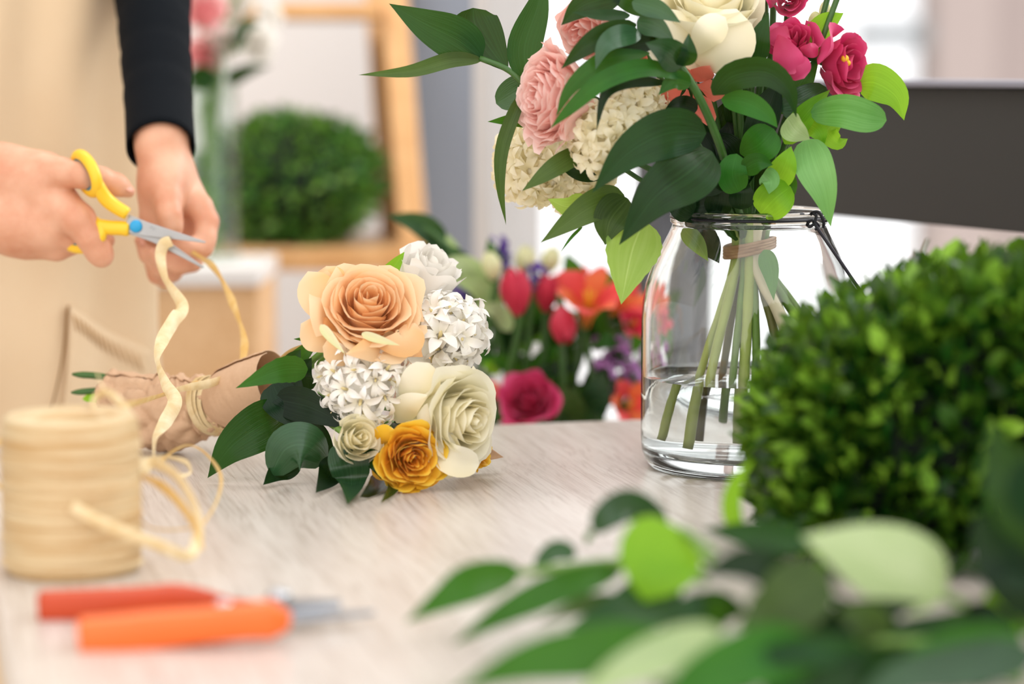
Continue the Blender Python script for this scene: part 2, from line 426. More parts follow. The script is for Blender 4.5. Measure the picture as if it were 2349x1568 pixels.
def petal(mb, O, X, Y, A, phi, dphi, prof, tw=0.0, nv=7, nu=6, tip=0.22, base_w=0.35, curl=0.0, ruf=0.0, lay=0.5, tipp=2.5, seed=0.0, droop=0.0):
    G = []; U = []; rad_ = abs(prof(1.0)[0])+0.3*abs(prof(1.0)[1]); WR = 0.10
    for i in range(nv+1):
        v = i/nv; row = []; ur = []
        for j in range(nu+1):
            u = -1+2*j/nu
            ve = v*(1-tip*abs(u)**tipp)
            r, z = prof(ve)
            wv = base_w+(1-base_w)*min(1, v*1.5)
            th = phi+u*dphi*wv+tw*v
            e = abs(u)**3*v**3
            nz_ = WR*(0.3+v)*mnoise.noise(Vector((u*1.6+seed*7, v*2.2+seed*3, lay*9)))*rad_
            rr = r*(1+curl*e)+nz_+ruf*v*v*math.sin(3.4*u+seed)*0.5
            zz = z-curl*e*0.4*abs(z)+ruf*v*v*math.sin(4.3*u+seed*2.3)-droop*v**3
            row.append(O+X*(rr*math.cos(th))+Y*(rr*math.sin(th))+A*zz); ur.append((lay, ve))
        G.append(row); U.append(ur)
    mb.grid(G, U)
def frame(ax):
    # axis as (right, up, towards the camera)
    A = Vector((ax[0], -ax[2], ax[1])).normalized()
    X = A.cross(Vector((0.13, 0.3, 0.95))).normalized(); Y = A.cross(X)
    return X, Y, A
def bloom(mb, O, ax, rad, height, n=34, r0=0.10, openness=0.55, lip=0.28, ruf=0.05, tip=0.2, dp=(1.5, 0.75), curl=0.15, depth=0.7, seed=1, drop=0.55, tipp=2.5):
    rnd = random.Random(seed); X, Y, A = frame(ax)
    for k in range(n):
        t = k/(n-1)
        Rk = rad*(r0+(1-r0)*t**0.85)*rnd.uniform(0.94, 1.06)
        hk = height*(1-drop*t**1.7)*rnd.uniform(0.95, 1.05)
        zb = -depth*height*(0.5+0.5*t)
        lp = lip*t**1.5*rnd.uniform(0.7, 1.3)
        op = openness
        def prof(v, Rk=Rk, hk=hk, zb=zb, lp=lp):
            cup = math.sin(min(1, v*1.02)*math.pi/2)**op
            l = max(0, (v-0.66)/0.34)
            return Rk*(0.12+0.88*cup)+lp*rad*l*l, zb+(hk-zb)*v-lp*rad*0.75*l**2.4
        petal(mb, O, X, Y, A, k*2.399963+rnd.uniform(-.2, .2), dp[0]+(dp[1]-dp[0])*t, prof, tip=tip*rnd.uniform(.5, 1.6), curl=curl*t, ruf=ruf*rad*(0.3+0.7*t), lay=t, seed=rnd.uniform(0, 6), nv=9, nu=10, tipp=rnd.choice([1.5, 2.0, 2.6, 3.2]))
def star(mb, O, ax, r, n=6, w=0.40, recurve=1.0, tube=0.5, seed=0, nv=6):
    rnd = random.Random(seed)
    X, Y, A = ax if isinstance(ax, tuple) and isinstance(ax[0], Vector) else frame(ax)
    p0 = rnd.uniform(0, 6)
    for k in range(n):
        rc = recurve*rnd.uniform(0.7, 1.3); L = r*rnd.uniform(0.85, 1.12)
        G = []; U = []
        ph = p0+k*2*math.pi/n+rnd.uniform(-.12, .12); d = X*math.cos(ph)+Y*math.sin(ph); sd = A.cross(d); tw = rnd.uniform(-.35, .35)
        for i in range(nv+1):
            v = i/nv; row = []; ur = []
            th = 0.95-rc*2.3*max(0, v-0.18)              # the petal rises, then rolls back
            if i == 0: rr, z = 0.14*L, -0.45*tube*L
            else: rr += math.cos(th)*L*0.98/nv; z += math.sin(th)*L*0.98/nv
            hw = w*L*(0.45+0.75*math.sin(math.pi*min(1, v*0.85+0.06)))*(1 if v < 0.7 else max(0.10, 1-((v-0.7)/0.3)**1.6))
            for j in range(5):
                u = -1+j/2
                row.append(O+d*rr+sd*(u*hw)+A*(z+0.35*hw*u*u+tw*u*hw*v)); ur.append((0.3+0.7*v, v))
            G.append(row); U.append(ur)
        mb.grid(G, U)
def cluster(name, O, rads, ax, n, fr, mat, parent, seed, w=0.40, recurve=1.0, label=None, hearts=True, half=-0.35):
    # many florets over an ellipsoid, all facing outwards
    rnd = random.Random(seed); X, Y, A = frame(ax); mb = MB(); hb = MB()
    for k in range(n):
        z = 1-(1-half)*(k+0.5)/n; th = k*2.399963+rnd.uniform(-.25, .25); q = math.sqrt(max(0, 1-z*z))
        d = X*(q*math.cos(th))*rads[0]+Y*(q*math.sin(th))*rads[0]+A*z*rads[1]
        nrm = (X*(q*math.cos(th))/rads[0]+Y*(q*math.sin(th))/rads[0]+A*z/rads[1]).normalized()
        nrm = (nrm+Vector((rnd.uniform(-.4, .4), rnd.uniform(-.4, .4), rnd.uniform(-.4, .4)))).normalized()
        xx = nrm.cross(Vector((0.3, 0.2, 0.9))).normalized(); fr_ = fr*rnd.uniform(0.85, 1.15)
        c = O+d*rnd.uniform(0.98, 1.16)
        star(mb, c, (xx, nrm.cross(xx), nrm), fr_, 6, w, recurve, 0.6, seed*91+k)
        mb.tube([c-nrm*fr_*1.3, c-nrm*fr_*0.42], [fr_*0.20, fr_*0.20], 7)
        if hearts: hb.tube([c-nrm*fr_*0.45, c-nrm*fr_*0.05, c+nrm*fr_*0.08], [fr_*0.08, fr_*0.07, fr_*0.02], 6)
    inner = MB(); core = []
    for i in range(9):
        core.append([O+X*(0.72*rads[0]*math.sin(math.pi*i/8)*math.cos(2*math.pi*j/12))+Y*(0.72*rads[0]*math.sin(math.pi*i/8)*math.sin(2*math.pi*j/12))+A*(0.72*rads[1]*math.cos(math.pi*i/8)) for j in range(13)])
    mb.grid(core, [[(0.5, 0.4)]*13 for _ in range(9)])
    o = mb.build(name, mat, parent, label=label)
    if hearts: hb.build('floret_heart', M['throat'], o)
    return o
def px_pts(L, Y0):
    out = []
    for a in L:
        p = P(a[0], a[1], Y0-(a[2] if len(a) > 2 else 0)/100)
        if p.y < 1.95 and p.z < TABLE+0.004: p = T(a[0], a[1], TABLE+0.004)     # nothing sinks into the table
        out.append(p)
    return out
def mpp(Y): return Y/FPX
def add_leaf(parent, L, Y0, w, mat='leaf', name='leaf', roll=0, label=None, **kw):
    mb = MB(); leaf(mb, px_pts(L, Y0), w*mpp(Y0), roll, **kw)
    return mb.build(name, M[mat], parent, label=label)
def ribbon(mb, pts, w, twist=0.0, n=60, cup=0.25):
    sp = spline(pts, n+1); G = []; U = []
    for i, p in enumerate(sp):
        s = i/n; t = (sp[min(i+1, n)]-sp[max(i-1, 0)]).normalized(); vw = (p-CAMP).normalized()
        side = t.cross(vw); side = side.normalized() if side.length > 1e-4 else Vector((1, 0, 0))
        q = Matrix.Rotation(R(lerpn(twist, s)), 3, t); side = q @ side; nm = side.cross(t)
        hw = lerpn(w, s)/2
        G.append([p+side*(u*hw)+nm*(cup*hw*u*u) for u in (-1, -.5, 0, .5, 1)]); U.append([(0.5+u/2, s) for u in (-1, -.5, 0, .5, 1)])
    mb.grid(G, U)

# ---------------------------------------------------------------- smooth bodies from rounded limbs (distance field -> one closed skin)
def smin(a, b, k):
    h = np.clip(0.5+0.5*(b-a)/k, 0, 1); return b+(a-b)*h-k*h*(1-h)
def capsule(Q, a, b, ra, rb):
    ab = b-a; L = float(ab @ ab)+1e-12
    t = np.clip(((Q-a) @ ab)/L, 0, 1)
    return np.linalg.norm(Q-(a+t[..., None]*ab), axis=-1)-(ra+(rb-ra)*t)
def chain(Q, pts, k):
    d = None
    for (a, ra), (b, rb) in zip(pts[:-1], pts[1:]):
        c = capsule(Q, a, b, ra, rb); d = c if d is None else smin(d, c, k)
    return d
def surface(fn, lo, hi, h):
    lo = np.array(lo, float); n = np.ceil((np.array(hi)-lo)/h).astype(int)+1
    ax = [lo[i]+h*np.arange(n[i]) for i in range(3)]
    D = np.empty(n, np.float32)
    for i in range(0, n[0], 8):
        Q = np.stack(np.meshgrid(ax[0][i:i+8], ax[1], ax[2], indexing='ij'), -1); D[i:i+8] = fn(Q)
    S = D < 0
    idx = -np.ones(np.array(D.shape)-1, np.int64)
    c = [S[i:S.shape[0]-1+i, j:S.shape[1]-1+j, q:S.shape[2]-1+q] for i in (0, 1) for j in (0, 1) for q in (0, 1)]
    al = np.logical_and.reduce(c); an = np.logical_or.reduce(c); act = np.argwhere(an & ~al)
    idx[tuple(act.T)] = np.arange(len(act))
    acc = np.zeros((len(act), 3)); cnt = np.zeros(len(act))
    corners = [np.array((i, j, q)) for i in (0, 1) for j in (0, 1) for q in (0, 1)]
    for a in range(8):
        for b in range(a+1, 8):
            if np.abs(corners[a]-corners[b]).sum() != 1: continue
            da = D[tuple((act+corners[a]).T)]; db = D[tuple((act+corners[b]).T)]
            m = (da < 0) != (db < 0)
            t = np.where(m, da/np.where(m, da-db, 1), 0)
            acc[m] += (corners[a]+(corners[b]-corners[a])*t[:, None])[m]; cnt[m] += 1
    V = lo+h*(act+acc/cnt[:, None])
    F = []
    for axi in range(3):
        u, v = (axi+1) % 3, (axi+2) % 3
        sl0 = [slice(None)]*3; sl1 = [slice(None)]*3; sl0[axi] = slice(0, -1); sl1[axi] = slice(1, None)
        cr = np.argwhere(S[tuple(sl0)] != S[tuple(sl1)])
        cr = cr[(cr[:, u] > 0) & (cr[:, v] > 0) & (cr[:, u] < D.shape[u]-1) & (cr[:, v] < D.shape[v]-1)]
        fl = S[tuple(cr.T)]
        q = []
        for du, dv in ((-1, -1), (0, -1), (0, 0), (-1, 0)):
            e = cr.copy(); e[:, u] += du; e[:, v] += dv; q.append(idx[tuple(e.T)])
        q = np.stack(q, 1); q[~fl] = q[~fl][:, ::-1]; F.append(q)
    return V, np.concatenate(F)

# ================================================================ SETTING
mb = MB(); mb.box((0.3, 3.2, -0.01), (9, 9, 0.02)); struct(mb.build('floor', M['floor'], smooth=False))
mb = MB(); mb.box((-1.55, 4.15, 1.4), (2.86, 0.1, 2.8)); struct(mb.build('wall_back', M['wall'], smooth=False))
mb = MB(); mb.box((-0.093, 3.70, 1.4), (0.108, 0.90, 2.8)); struct(mb.build('wall_pier', M['wall_grey'], smooth=False))
# the window wall runs from beside the pier towards the right and the camera
WA = Vector((0.307, 2.25, 0)); WD = Vector((0.123, -0.2205, 0)); WL = WD.length; WU = WD.normalized(); WRZ = math.atan2(WU.y, WU.x)
WN = Vector((-WU.y, WU.x, 0))
def wallbox(mb, t0, t1, z0, z1, th, off=0.0):
    a = WA+WD*t0; b = WA+WD*t1; c = (a+b)/2+WN*off
    mb.box((c.x, c.y, (z0+z1)/2), ((b-a).length, th, z1-z0), WRZ)
mb = MB(); wallbox(mb, -2.62, 3.6, 0.0, 0.62, 0.12, 0.02); wallbox(mb, 3.6, 8.0, 0.0, 2.6, 0.12, 0.02); struct(mb.build('wall_window', M['wall'], smooth=False))  # tall windowless near end added out of view to darken the near table
fr = MB(); wallbox(fr, -2.62, -2.47, 0.62, 2.6, 0.07); wallbox(fr, -2.62, 3.6, 2.5, 2.6, 0.07)
wroot = fr.build('window_1', M['jamb'], smooth=False, bevel=0.003); struct(wroot)
mb = MB(); wallbox(mb, -1.24, -1.08, 0.62, 2.5, 0.06); mb.build('mullion', M['mullion'], wroot, smooth=False, bevel=0.003)
mb = MB(); wallbox(mb, -1.08, 3.6, 1.0625, 1.1815, 0.05); mb.build('transom_board', M['dark_panel'], wroot, smooth=False, bevel=0.002)
mb = MB(); wallbox(mb, -1.08, 3.6, 1.1815, 1.1875, 0.07); mb.build('transom_cap', M['panel_cap'], wroot, smooth=False, bevel=0.002)
mb = MB(); wallbox(mb, -2.47, 3.6, 0.62, 2.5, 0.006, 0.0); mb.build('window_pane', M['pane'], wroot, smooth=False)
# across the street
bt = thing('building', (4.3, 13.0, 0), 'pale overexposed building seen through the window behind the magenta flowers', 'building')
mb = MB(); mb.box((2.46, 13.5, 3.0), (0.34, 0.6, 6.0)); mb.box((2.92, 14.2, 3.0), (0.30, 0.6, 6.0)); mb.build('facade', M['facade'], bt, smooth=False)
mb = MB(); mb.box((2.14, 13.6, 1.37), (0.40, 0.6, 0.13)); mb.box((2.14, 13.7, 0.95), (0.16, 0.5, 0.06)); mb.build('awning', M['facade_grey'], bt, smooth=False)

# ================================================================ WORKTABLE
TR = R(14); TE = Vector((math.cos(TR), math.sin(TR), 0)); TN = Vector((math.sin(TR), -math.cos(TR), 0))
pf = T(1300, 967); pl = T(22, 1540)
d = pl-pf; a_ = d.dot(TE)
corner = pf+TE*a_                                  # far left corner
TW, TL = 0.80, 2.0
tt = thing('worktable', (corner+TE*TW/2+TN*TL/2)*1.0, 'pale oak-grained worktable carrying the flowers, spool and shears', 'table')
tt.location.z = 0; PIVOT[tt.name] = Vector(tt.location)
tt.rotation_euler = (0, 0, TR)
def tloc(name, dims, c, mat, bevel=0.0, seg=None):
    me = MB(); me.box(c, dims); o = me.build(name, mat, None, smooth=False, bevel=bevel); o.parent = tt; return o
tloc('tabletop', (TW, TL, 0.036), (0, 0, TABLE-0.018), M['table'], 0.0025)
for sx in (-1, 1):
    for sy in (-1, 1): tloc('leg', (0.06, 0.06, TABLE-0.037), (sx*(TW/2-0.06), sy*(TL/2-0.06), (TABLE-0.037)/2), M['table_edge'], 0.004)

# ================================================================ LADDER SHELF AND WHAT STANDS ON IT (behind, out of focus)
LY = 3.2
ls = thing('ladder_shelf', (-0.42, LY, 0), 'honey pine ladder shelf against the beige wall behind the bouquet', 'shelf')
def rail(x0, x1, Y, wpx, dep):
    mb = MB(); a = P(x0, -250, Y+0.16); b = P(x1, 640, Y); dirn = (b-a); e = b+dirn*((0-b.z)/dirn.z)
    w2 = wpx*mpp(Y)/2
    poly = [a+Vector((-w2, -dep, 0)), a+Vector((w2, -dep, 0)), a+Vector((w2, dep, 0)), a+Vector((-w2, dep, 0))]
    mb.prism(poly, (0, 0, 0), e-a); return mb.build('rail', M['pine'], ls, smooth=False, bevel=0.004)
rail(885, 956, LY-0.10, 62, 0.012); rail(20, -60, LY-0.10, 62, 0.012)
rail(848, 905, LY+0.16, 50, 0.012); rail(40, -20, LY+0.16, 50, 0.012)
def shelf(x0, x1, ytop, ybot, Y, dep, name='shelf_board'):
    a = P(x0, ytop, Y); b = P(x1, ybot, Y)
    mb = MB(); mb.box(((a.x+b.x)/2, Y+dep/2, (a.z+b.z)/2), (b.x-a.x, dep, a.z-b.z)); return mb.build(name, M['pine'], ls, smooth=False, bevel=0.003)
shelf(-60, 925, 572, 622, LY-0.10, 0.30)
shelf(-20, 872, 6, 42, LY-0.03, 0.25)
SHZ = P(600, 572, LY-0.10).z
ct = thing('wooden_crate', (-0.42, 2.95, 0), 'pale plywood crate in front of the ladder shelf, right of the apron', 'crate')
CY = 2.84
a = P(225, 655, CY); b = P(598, 1100, CY)
mb = MB(); mb.box(((a.x+b.x)/2, CY+.009, a.z/2), (b.x-a.x, 0.018, a.z)); mb.build('front_panel', M['ply'], ct, smooth=False, bevel=0.002)
for xx in (a.x+0.009, b.x-0.009):
    mb = MB(); mb.box((xx, CY+.114, a.z/2), (0.018, 0.19, a.z)); mb.build('side_panel', M['ply'], ct, smooth=False, bevel=0.002)
mb = MB(); mb.box(((a.x+b.x)/2, CY+.102, a.z+.0105), (b.x-a.x+.006, .22, .021)); mb.build('top_panel', M['bucket'], ct, smooth=False, bevel=.002)
CRZ = a.z+.0212

def leafball(name, mat, core_mat, O, shape_fn, n, size, parent, seed, up=0.35, asp=0.55):
    rnd = random.Random(seed); mb = MB()
    for k in range(n):
        p, nrm = shape_fn(rnd)
        d = (nrm+Vector((rnd.gauss(0, .55), rnd.gauss(0, .55), rnd.gauss(0, .55)+up))).normalized()
        s = d.cross(Vector((rnd.gauss(0, 1), rnd.gauss(0, 1), rnd.gauss(0, 1)))).normalized(); nn = s.cross(d)
        L = size*rnd.uniform(0.7, 1.3); W = L*asp
        b0 = p+nrm*rnd.uniform(-1.3, 0.25)*size
        o = len(mb.v)
        for (v, wd, bend) in ((0, 0.15, 0), (0.3, 0.85, 0.06), (0.65, 0.9, 0.05), (1.0, 0.12, -0.08)):
            for u in (-1, 0, 1):
                mb.v.append(tuple(b0+d*(v*L)+s*(u*wd*W/2)+nn*(bend*L+0.12*W*abs(u)))); mb.uv.append((u*.5+.5, v))
        for i in range(3):
            for j in range(2): mb.f.append((o+i*3+j, o+i*3+j+1, o+i*3+j+4, o+i*3+j+3))
    return mb.build(name, mat, parent)
def sphere(mb, O, r, nz=14, n=24, sq=(1, 1, 1)):
    G = [[Vector(O)+Vector((r*sq[0]*math.sin(math.pi*i/nz)*math.cos(2*math.pi*j/n), r*sq[1]*math.sin(math.pi*i/nz)*math.sin(2*math.pi*j/n), r*sq[2]*math.cos(math.pi*i/nz))) for j in range(n+1)] for i in range(nz+1)]
    mb.grid(G)
bc = P(668, 440, LY+0.03); br = 0.108
bc.z = SHZ+br*0.76
tp = thing('topiary_ball', (bc.x, bc.y, SHZ), 'round clipped green topiary ball on the ladder shelf', 'topiary')
def ballfn(rnd):
    v = Vector((rnd.gauss(0, 1), rnd.gauss(0, 1), rnd.gauss(0, 1))).normalized()
    return bc+Vector((v.x*br*1.10, v.y*br, v.z*br*0.80)), v
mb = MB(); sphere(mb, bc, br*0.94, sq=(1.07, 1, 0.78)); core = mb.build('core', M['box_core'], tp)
leafball('foliage', M['ball_leaf'], None, bc, ballfn, 2600, 0.016, tp, 3, 0.1)
lp = thing('potted_leaf_plant', P(470, 560, LY-0.02), 'small bright broad-leaved plant left of the topiary ball', 'plant')
lp.location.z = SHZ; PIVOT[lp.name] = Vector(lp.location)
add_leaf(lp, [(480, 570), (475, 500), (490, 440, 1), (520, 385, 2)], LY-0.04, 75, 'leaf_mid', nv=10)
add_leaf(lp, [(480, 570), (455, 480), (462, 420, 2)], LY-0.03, 60, 'leaf_bright', nv=10)
# background vase with pink and white flowers
vp = P(482, 560, 2.945); vp.z = CRZ
gv = thing('glass_vase', vp, 'tall clear glass vase on the crate behind the holding hand', 'vase')
mb = MB(); mb.lathe([(0.0, 0.0), (0.034, 0.0), (0.036, 0.003), (0.036, 0.235), (0.034, 0.235), (0.034, 0.008), (0.0, 0.008)], 32, vp); mb.build('vase_body', M['thin_glass'], gv)
vb = thing('flower_arrangement', vp+Vector((0, 0, 0.012)), 'soft pink and white flower arrangement in the glass vase, top left', 'flowers')
VY2 = vp.y
for i, (x, y, r, m, ax) in enumerate([(478, 40, 66, 'p_wpink', (-.2, .5, .8)), (470, 128, 54, 'p_wpink', (-.3, -.1, .9)), (540, 20, 60, 'p_white', (.1, .6, .8)),
        (585, 100, 62, 'p_white', (.5, 0, .8)), (520, 95, 46, 'p_white', (0, .2, 1)), (610, 40, 46, 'p_white', (.7, .3, .6)), (440, -30, 60, 'p_wpink', (-.2, .8, .5)), (560, -40, 60, 'p_white', (.2, .8, .5))]):
    c = P(x, y, VY2-0.03+0.02*(i % 3)); mb = MB()
    bloom(mb, c, ax, r*mpp(VY2)*0.72, r*mpp(VY2)*0.75, 16, openness=0.6, seed=40+i, ruf=0.12)
    f = mb.build('flower', M[m], vb, label='soft pink flower' if m == 'p_wpink' else 'white flower')
    st = MB(); st.tube(spline([c, c.lerp(vp+Vector((0, 0, 0.225)), 0.6)+Vector((0, 0, 0.01)), vp+Vector((0.004*(i-3), 0, 0.225)), vp+Vector((0.003*(4-i), 0, 0.014))], 12), 0.0025, 6); st.build('stem', M['stem'], f)
for L in ([(500, 190), (460, 165), (415, 190)], [(520, 190), (560, 165), (620, 150)], [(490, 200), (455, 190), (430, 215)], [(540, 110), (560, 60), (600, 55)]):
    add_leaf(vb, L, VY2-0.05, 34, 'leaf', nv=10)

# ================================================================ BUCKET OF CUT FLOWERS BEHIND THE TABLE
BY = 2.27
bk = P(1290, 950, BY); bk.z = 0.50
stl = thing('plant_stool', (bk.x, bk.y, 0), 'pine stool carrying the flower bucket behind the table', 'stool')
mb = MB(); mb.box((bk.x-.01, bk.y-.01, 0.485), (0.23, 0.21, 0.028)); mb.build('seat', M['pine'], stl, smooth=False, bevel=0.004)
for sx in (-1, 1):
    for sy in (-1, 1):
        mb = MB(); mb.box((bk.x-.01+sx*0.095, bk.y-.01+sy*0.085, 0.2355), (0.03, 0.03, 0.471)); mb.build('leg', M['pine'], stl, smooth=False, bevel=0.003)
bu = thing('flower_bucket', (bk.x, bk.y, 0.50), 'white plastic bucket of cut flowers behind the far table edge', 'bucket')
mb = MB(); mb.lathe([(0, 0), (0.085, 0), (0.088, 0.004), (0.110, 0.342), (0.115, 0.346), (0.115, 0.353), (0.107, 0.353), (0.106, 0.346), (0.084, 0.008), (0, 0.008)], 48, (bk.x, bk.y, 0.50)); mb.build('bucket_body', M['bucket'], bu)
BK0 = Vector((bk.x, bk.y, 0.52))
def cutflower(name, label, cat, px, py, dY, ax, kind, mat, rpx, stem='stem_dark', group=None, seed=0):
    c = P(px, py, BY-dY); X, Y_, A = frame(ax); r = rpx*mpp(BY)
    th = thing(name, BK0+Vector((0.05*((px-1290)/170), -0.3*dY, 0)), label, cat, group)
    mouth = Vector((bk.x+0.09*max(-1, min(1, (px-1290)/150)), bk.y-0.5*dY, 0.848))
    st = MB(); st.tube(spline([c-A*r*0.3, c-A*(r*1.3), mouth.lerp(c, 0.4)+Vector((0, 0, -0.01)), mouth, Vector(th.location)], 16), 0.0032, 7); st.build('stem', M[stem], th)
    mb = MB()
    if kind == 'trumpet':
        for k in range(6):
            def prof(v): return r*(0.10+0.25*v+0.75*v**2.5), r*(-1.1+1.9*v-0.25*v**3)
            petal(mb, c, X, Y_, A, k*math.pi/3+seed, 0.62 if k % 2 else 0.52, prof, tip=0.3, curl=0.1, ruf=0.06*r, lay=0.6+0.4*(k % 2), seed=k)
    elif kind == 'bud':
        for k in range(5):
            def prof(v): return r*0.62*math.sin(min(1, 0.08+v*0.93)*math.pi*0.86), r*(-0.9+1.9*v)
            petal(mb, c, X, Y_, A, k*1.2566+seed, 0.8, prof, tip=0.35, base_w=0.8, lay=0.7, seed=k)
    elif kind == 'rose': bloom(mb, c, ax, r*0.85, r*0.95, 20, openness=0.5, seed=seed, ruf=0.08)
    elif kind == 'spike':
        rnd = random.Random(seed)
        for k in range(22):
            q = Vector((rnd.gauss(0, .5), rnd.gauss(0, .5), rnd.gauss(0, .7)))*r
            star(mb, c+q, (rnd.uniform(-1, 1), rnd.uniform(0, 1), rnd.uniform(0, 1)), r*0.42, 5, 0.5, 0.6, 0.5, k)
    o = mb.build('petals', M[mat], th)
    if kind == 'trumpet':
        sm = MB()
        for k in range(4):
            d = (X*math.cos(k*1.6)+Y_*math.sin(k*1.6))*r*0.16; sm.tube([c-A*r*0.8, c+d*0.5, c+d+A*r*0.35], r*0.03, 5)
        sm.build('stamen', M['anther'], o)
    return th
cutflower('alstroemeria', 'flame red and yellow lily-like bloom, largest behind the jar', 'flower', 1350, 690, .05, (.05, .75, .55), 'trumpet', 'p_redorange', 74, seed=.3)
cutflower('alstroemeria', 'orange red lily-like bloom just left of the jar shoulder', 'flower', 1432, 690, .03, (.5, .6, .5), 'trumpet', 'p_redorange', 50, seed=1.1)
cutflower('alstroemeria', 'orange flushed red bloom topping the flame red one', 'flower', 1312, 655, 0, (-.3, .8, .4), 'trumpet', 'p_redorange', 46, seed=.9)
cutflower('tulip', 'crimson half-open tulip-like bloom right of the white hyacinths', 'flower', 1183, 672, .06, (-.1, 1, .1), 'bud', 'p_red', 58, seed=.5)
cutflower('tulip', 'small crimson bud beneath the violet sprig', 'flower', 1255, 675, .02, (.1, 1, .1), 'bud', 'p_red', 46, seed=1.5)
cutflower('alstroemeria', 'dark crimson drooping bloom under the flame red one', 'flower', 1292, 740, .05, (.1, -.7, .5), 'bud', 'p_red', 50, seed=.2)
cutflower('alstroemeria', 'pink red bloom touching the left side of the jar', 'flower', 1450, 742, .02, (.4, .4, .7), 'trumpet', 'p_red', 44, seed=2)
cutflower('ranunculus', 'large magenta bloom resting low at the far table edge', 'flower', 1215, 925, .07, (-.1, .5, .8), 'rose', 'p_magenta', 74, seed=11)
cutflower('tulip', 'small coral pink bud left of the low magenta bloom', 'flower', 1132, 895, .05, (-.9, .35, .2), 'bud', 'p_coral', 34, seed=.8)
cutflower('alstroemeria', 'red orange bloom low beside the jar base', 'flower', 1442, 925, .04, (.3, .3, .8), 'trumpet', 'p_redorange', 52, seed=.1)
cutflower('statice', 'violet statice sprig above the crimson tulip', 'flower', 1155, 578, 0, (-.2, 1, 0), 'spike', 'p_violet', 24, seed=3)
cutflower('statice', 'violet statice sprig between the two crimson buds', 'flower', 1222, 636, .02, (0, 1, .1), 'spike', 'p_violet', 24, seed=4)
cutflower('statice', 'dark violet sprig beside the white hyacinths', 'flower', 1070, 672, -.02, (-.4, 1, 0), 'spike', 'p_violet', 26, seed=6)
cutflower('statice', 'mauve sprig touching the jar wall at half height', 'flower', 1428, 850, .03, (.3, 1, .1), 'spike', 'p_mauve', 46, seed=5)
cutflower('statice', 'pale mauve sprig below the flame red bloom', 'flower', 1405, 800, 0, (.3, 1, .1), 'spike', 'p_mauve', 30, seed=8)
cutflower('freesia', 'cream green buds left of the violet sprig', 'flower', 1128, 612, .04, (-.2, 1, .1), 'bud', 'p_bud', 36, seed=.4)
cutflower('freesia', 'cream green open bud above the crimson tulips', 'flower', 1205, 600, 0, (.1, 1, .2), 'bud', 'p_bud', 38, seed=1.4)
cutflower('freesia', 'pale cream bud right of the other cream buds', 'flower', 1262, 600, -.02, (.3, 1, .2), 'bud', 'p_bud', 36, seed=2.4)
rt = thing('ruscus_branch', BK0+Vector((-0.03, 0, 0)), 'pale glossy ruscus branch leaning out behind the white hyacinths', 'branch')
mb = MB(); mb.tube(spline([P(905, 498, BY-.02), P(1000, 540, BY-.03), P(1080, 640, BY-.03), P(1150, 800, BY-.01), Vector((bk.x-0.05, bk.y, 0.84)), BK0+Vector((-0.03, 0, 0))], 24), 0.0026, 7); mb.build('stem', M['stem_dark'], rt)
for L, w_, m in (([(1020, 560), (965, 515, 1), (885, 493, 2)], 50, 'leaf_grey'), ([(1060, 605), (1000, 545), (930, 500, 1)], 40, 'leaf_pale'), ([(1085, 640), (1040, 590, 1), (970, 560, 2)], 44, 'leaf_grey'),
        ([(1110, 655), (1070, 610, 2), (1010, 595, 3)], 46, 'leaf_pale'), ([(1140, 720), (1100, 660, 2), (1030, 640, 3)], 46, 'leaf_pale'), ([(1170, 760), (1140, 712, 2), (1075, 706, 3)], 34, 'leaf_pale'), ([(1110, 655), (1130, 600, 0), (1120, 545, -1)], 40, 'leaf_mid')):
    add_leaf(rt, L, BY-.02, w_*1.15, m, nv=10)
gt = thing('greenery_bunch', BK0+Vector((0.02, 0.0, 0)), 'dark leafy greenery filling the flower bucket behind the table', 'greenery')
rnd = random.Random(5)
for i in range(46):
    x = rnd.uniform(1090, 1490); y = rnd.uniform(700, 960); an = rnd.uniform(-1.2, 1.2); L = rnd.uniform(80, 150); dd = rnd.uniform(-6, 1)
    add_leaf(gt, [(x, y+30, dd-1), (x+math.sin(an)*L*.5, y-math.cos(an)*L*.45, dd), (x+math.sin(an)*L, y-math.cos(an)*L*.75, dd+.5)], BY, rnd.uniform(34, 58), rnd.choice(['leaf_dark', 'leaf_dark', 'leaf', 'leaf_mid']), nv=8, nu=4)
for L, w_, m in (([(1330, 970), (1365, 910, 4), (1385, 845, 5)], 80, 'leaf_grey'), ([(1290, 985), (1310, 930, 5), (1290, 880, 6)], 70, 'leaf_olive'), ([(1200, 860), (1150, 830, 3), (1090, 815, 4)], 36, 'leaf_mid'), ([(1320, 840), (1250, 850, 4), (1190, 870, 5)], 34, 'leaf'),
        ([(1440, 760), (1400, 780, 4), (1350, 800, 4)], 40, 'leaf_mid'), ([(1150, 850), (1125, 840, 4), (1105, 830, 4)], 30, 'leaf_bright'), ([(1330, 640), (1310, 610), (1300, 580)], 40, 'leaf_mid'), ([(1400, 660), (1390, 640), (1380, 610)], 44, 'leaf_mid')):
    add_leaf(gt, L, BY, w_, m, nv=10)
mb = MB(); mb.tube(spline([P(1290, 760, BY), P(1290, 880, BY), Vector((bk.x, bk.y, 0.8)), BK0], 12), 0.004, 8); mb.build('stem', M['stem_dark'], gt)

# ================================================================ PERSON, with scissors
HY, SY = 1.97, 1.925
def HB(L, Y0):
    out = []
    for (x, y, dcm, r) in L:
        Y = Y0-dcm/100; out.append((np.array(P(x, y, Y)), r*mpp(Y)))
    return out
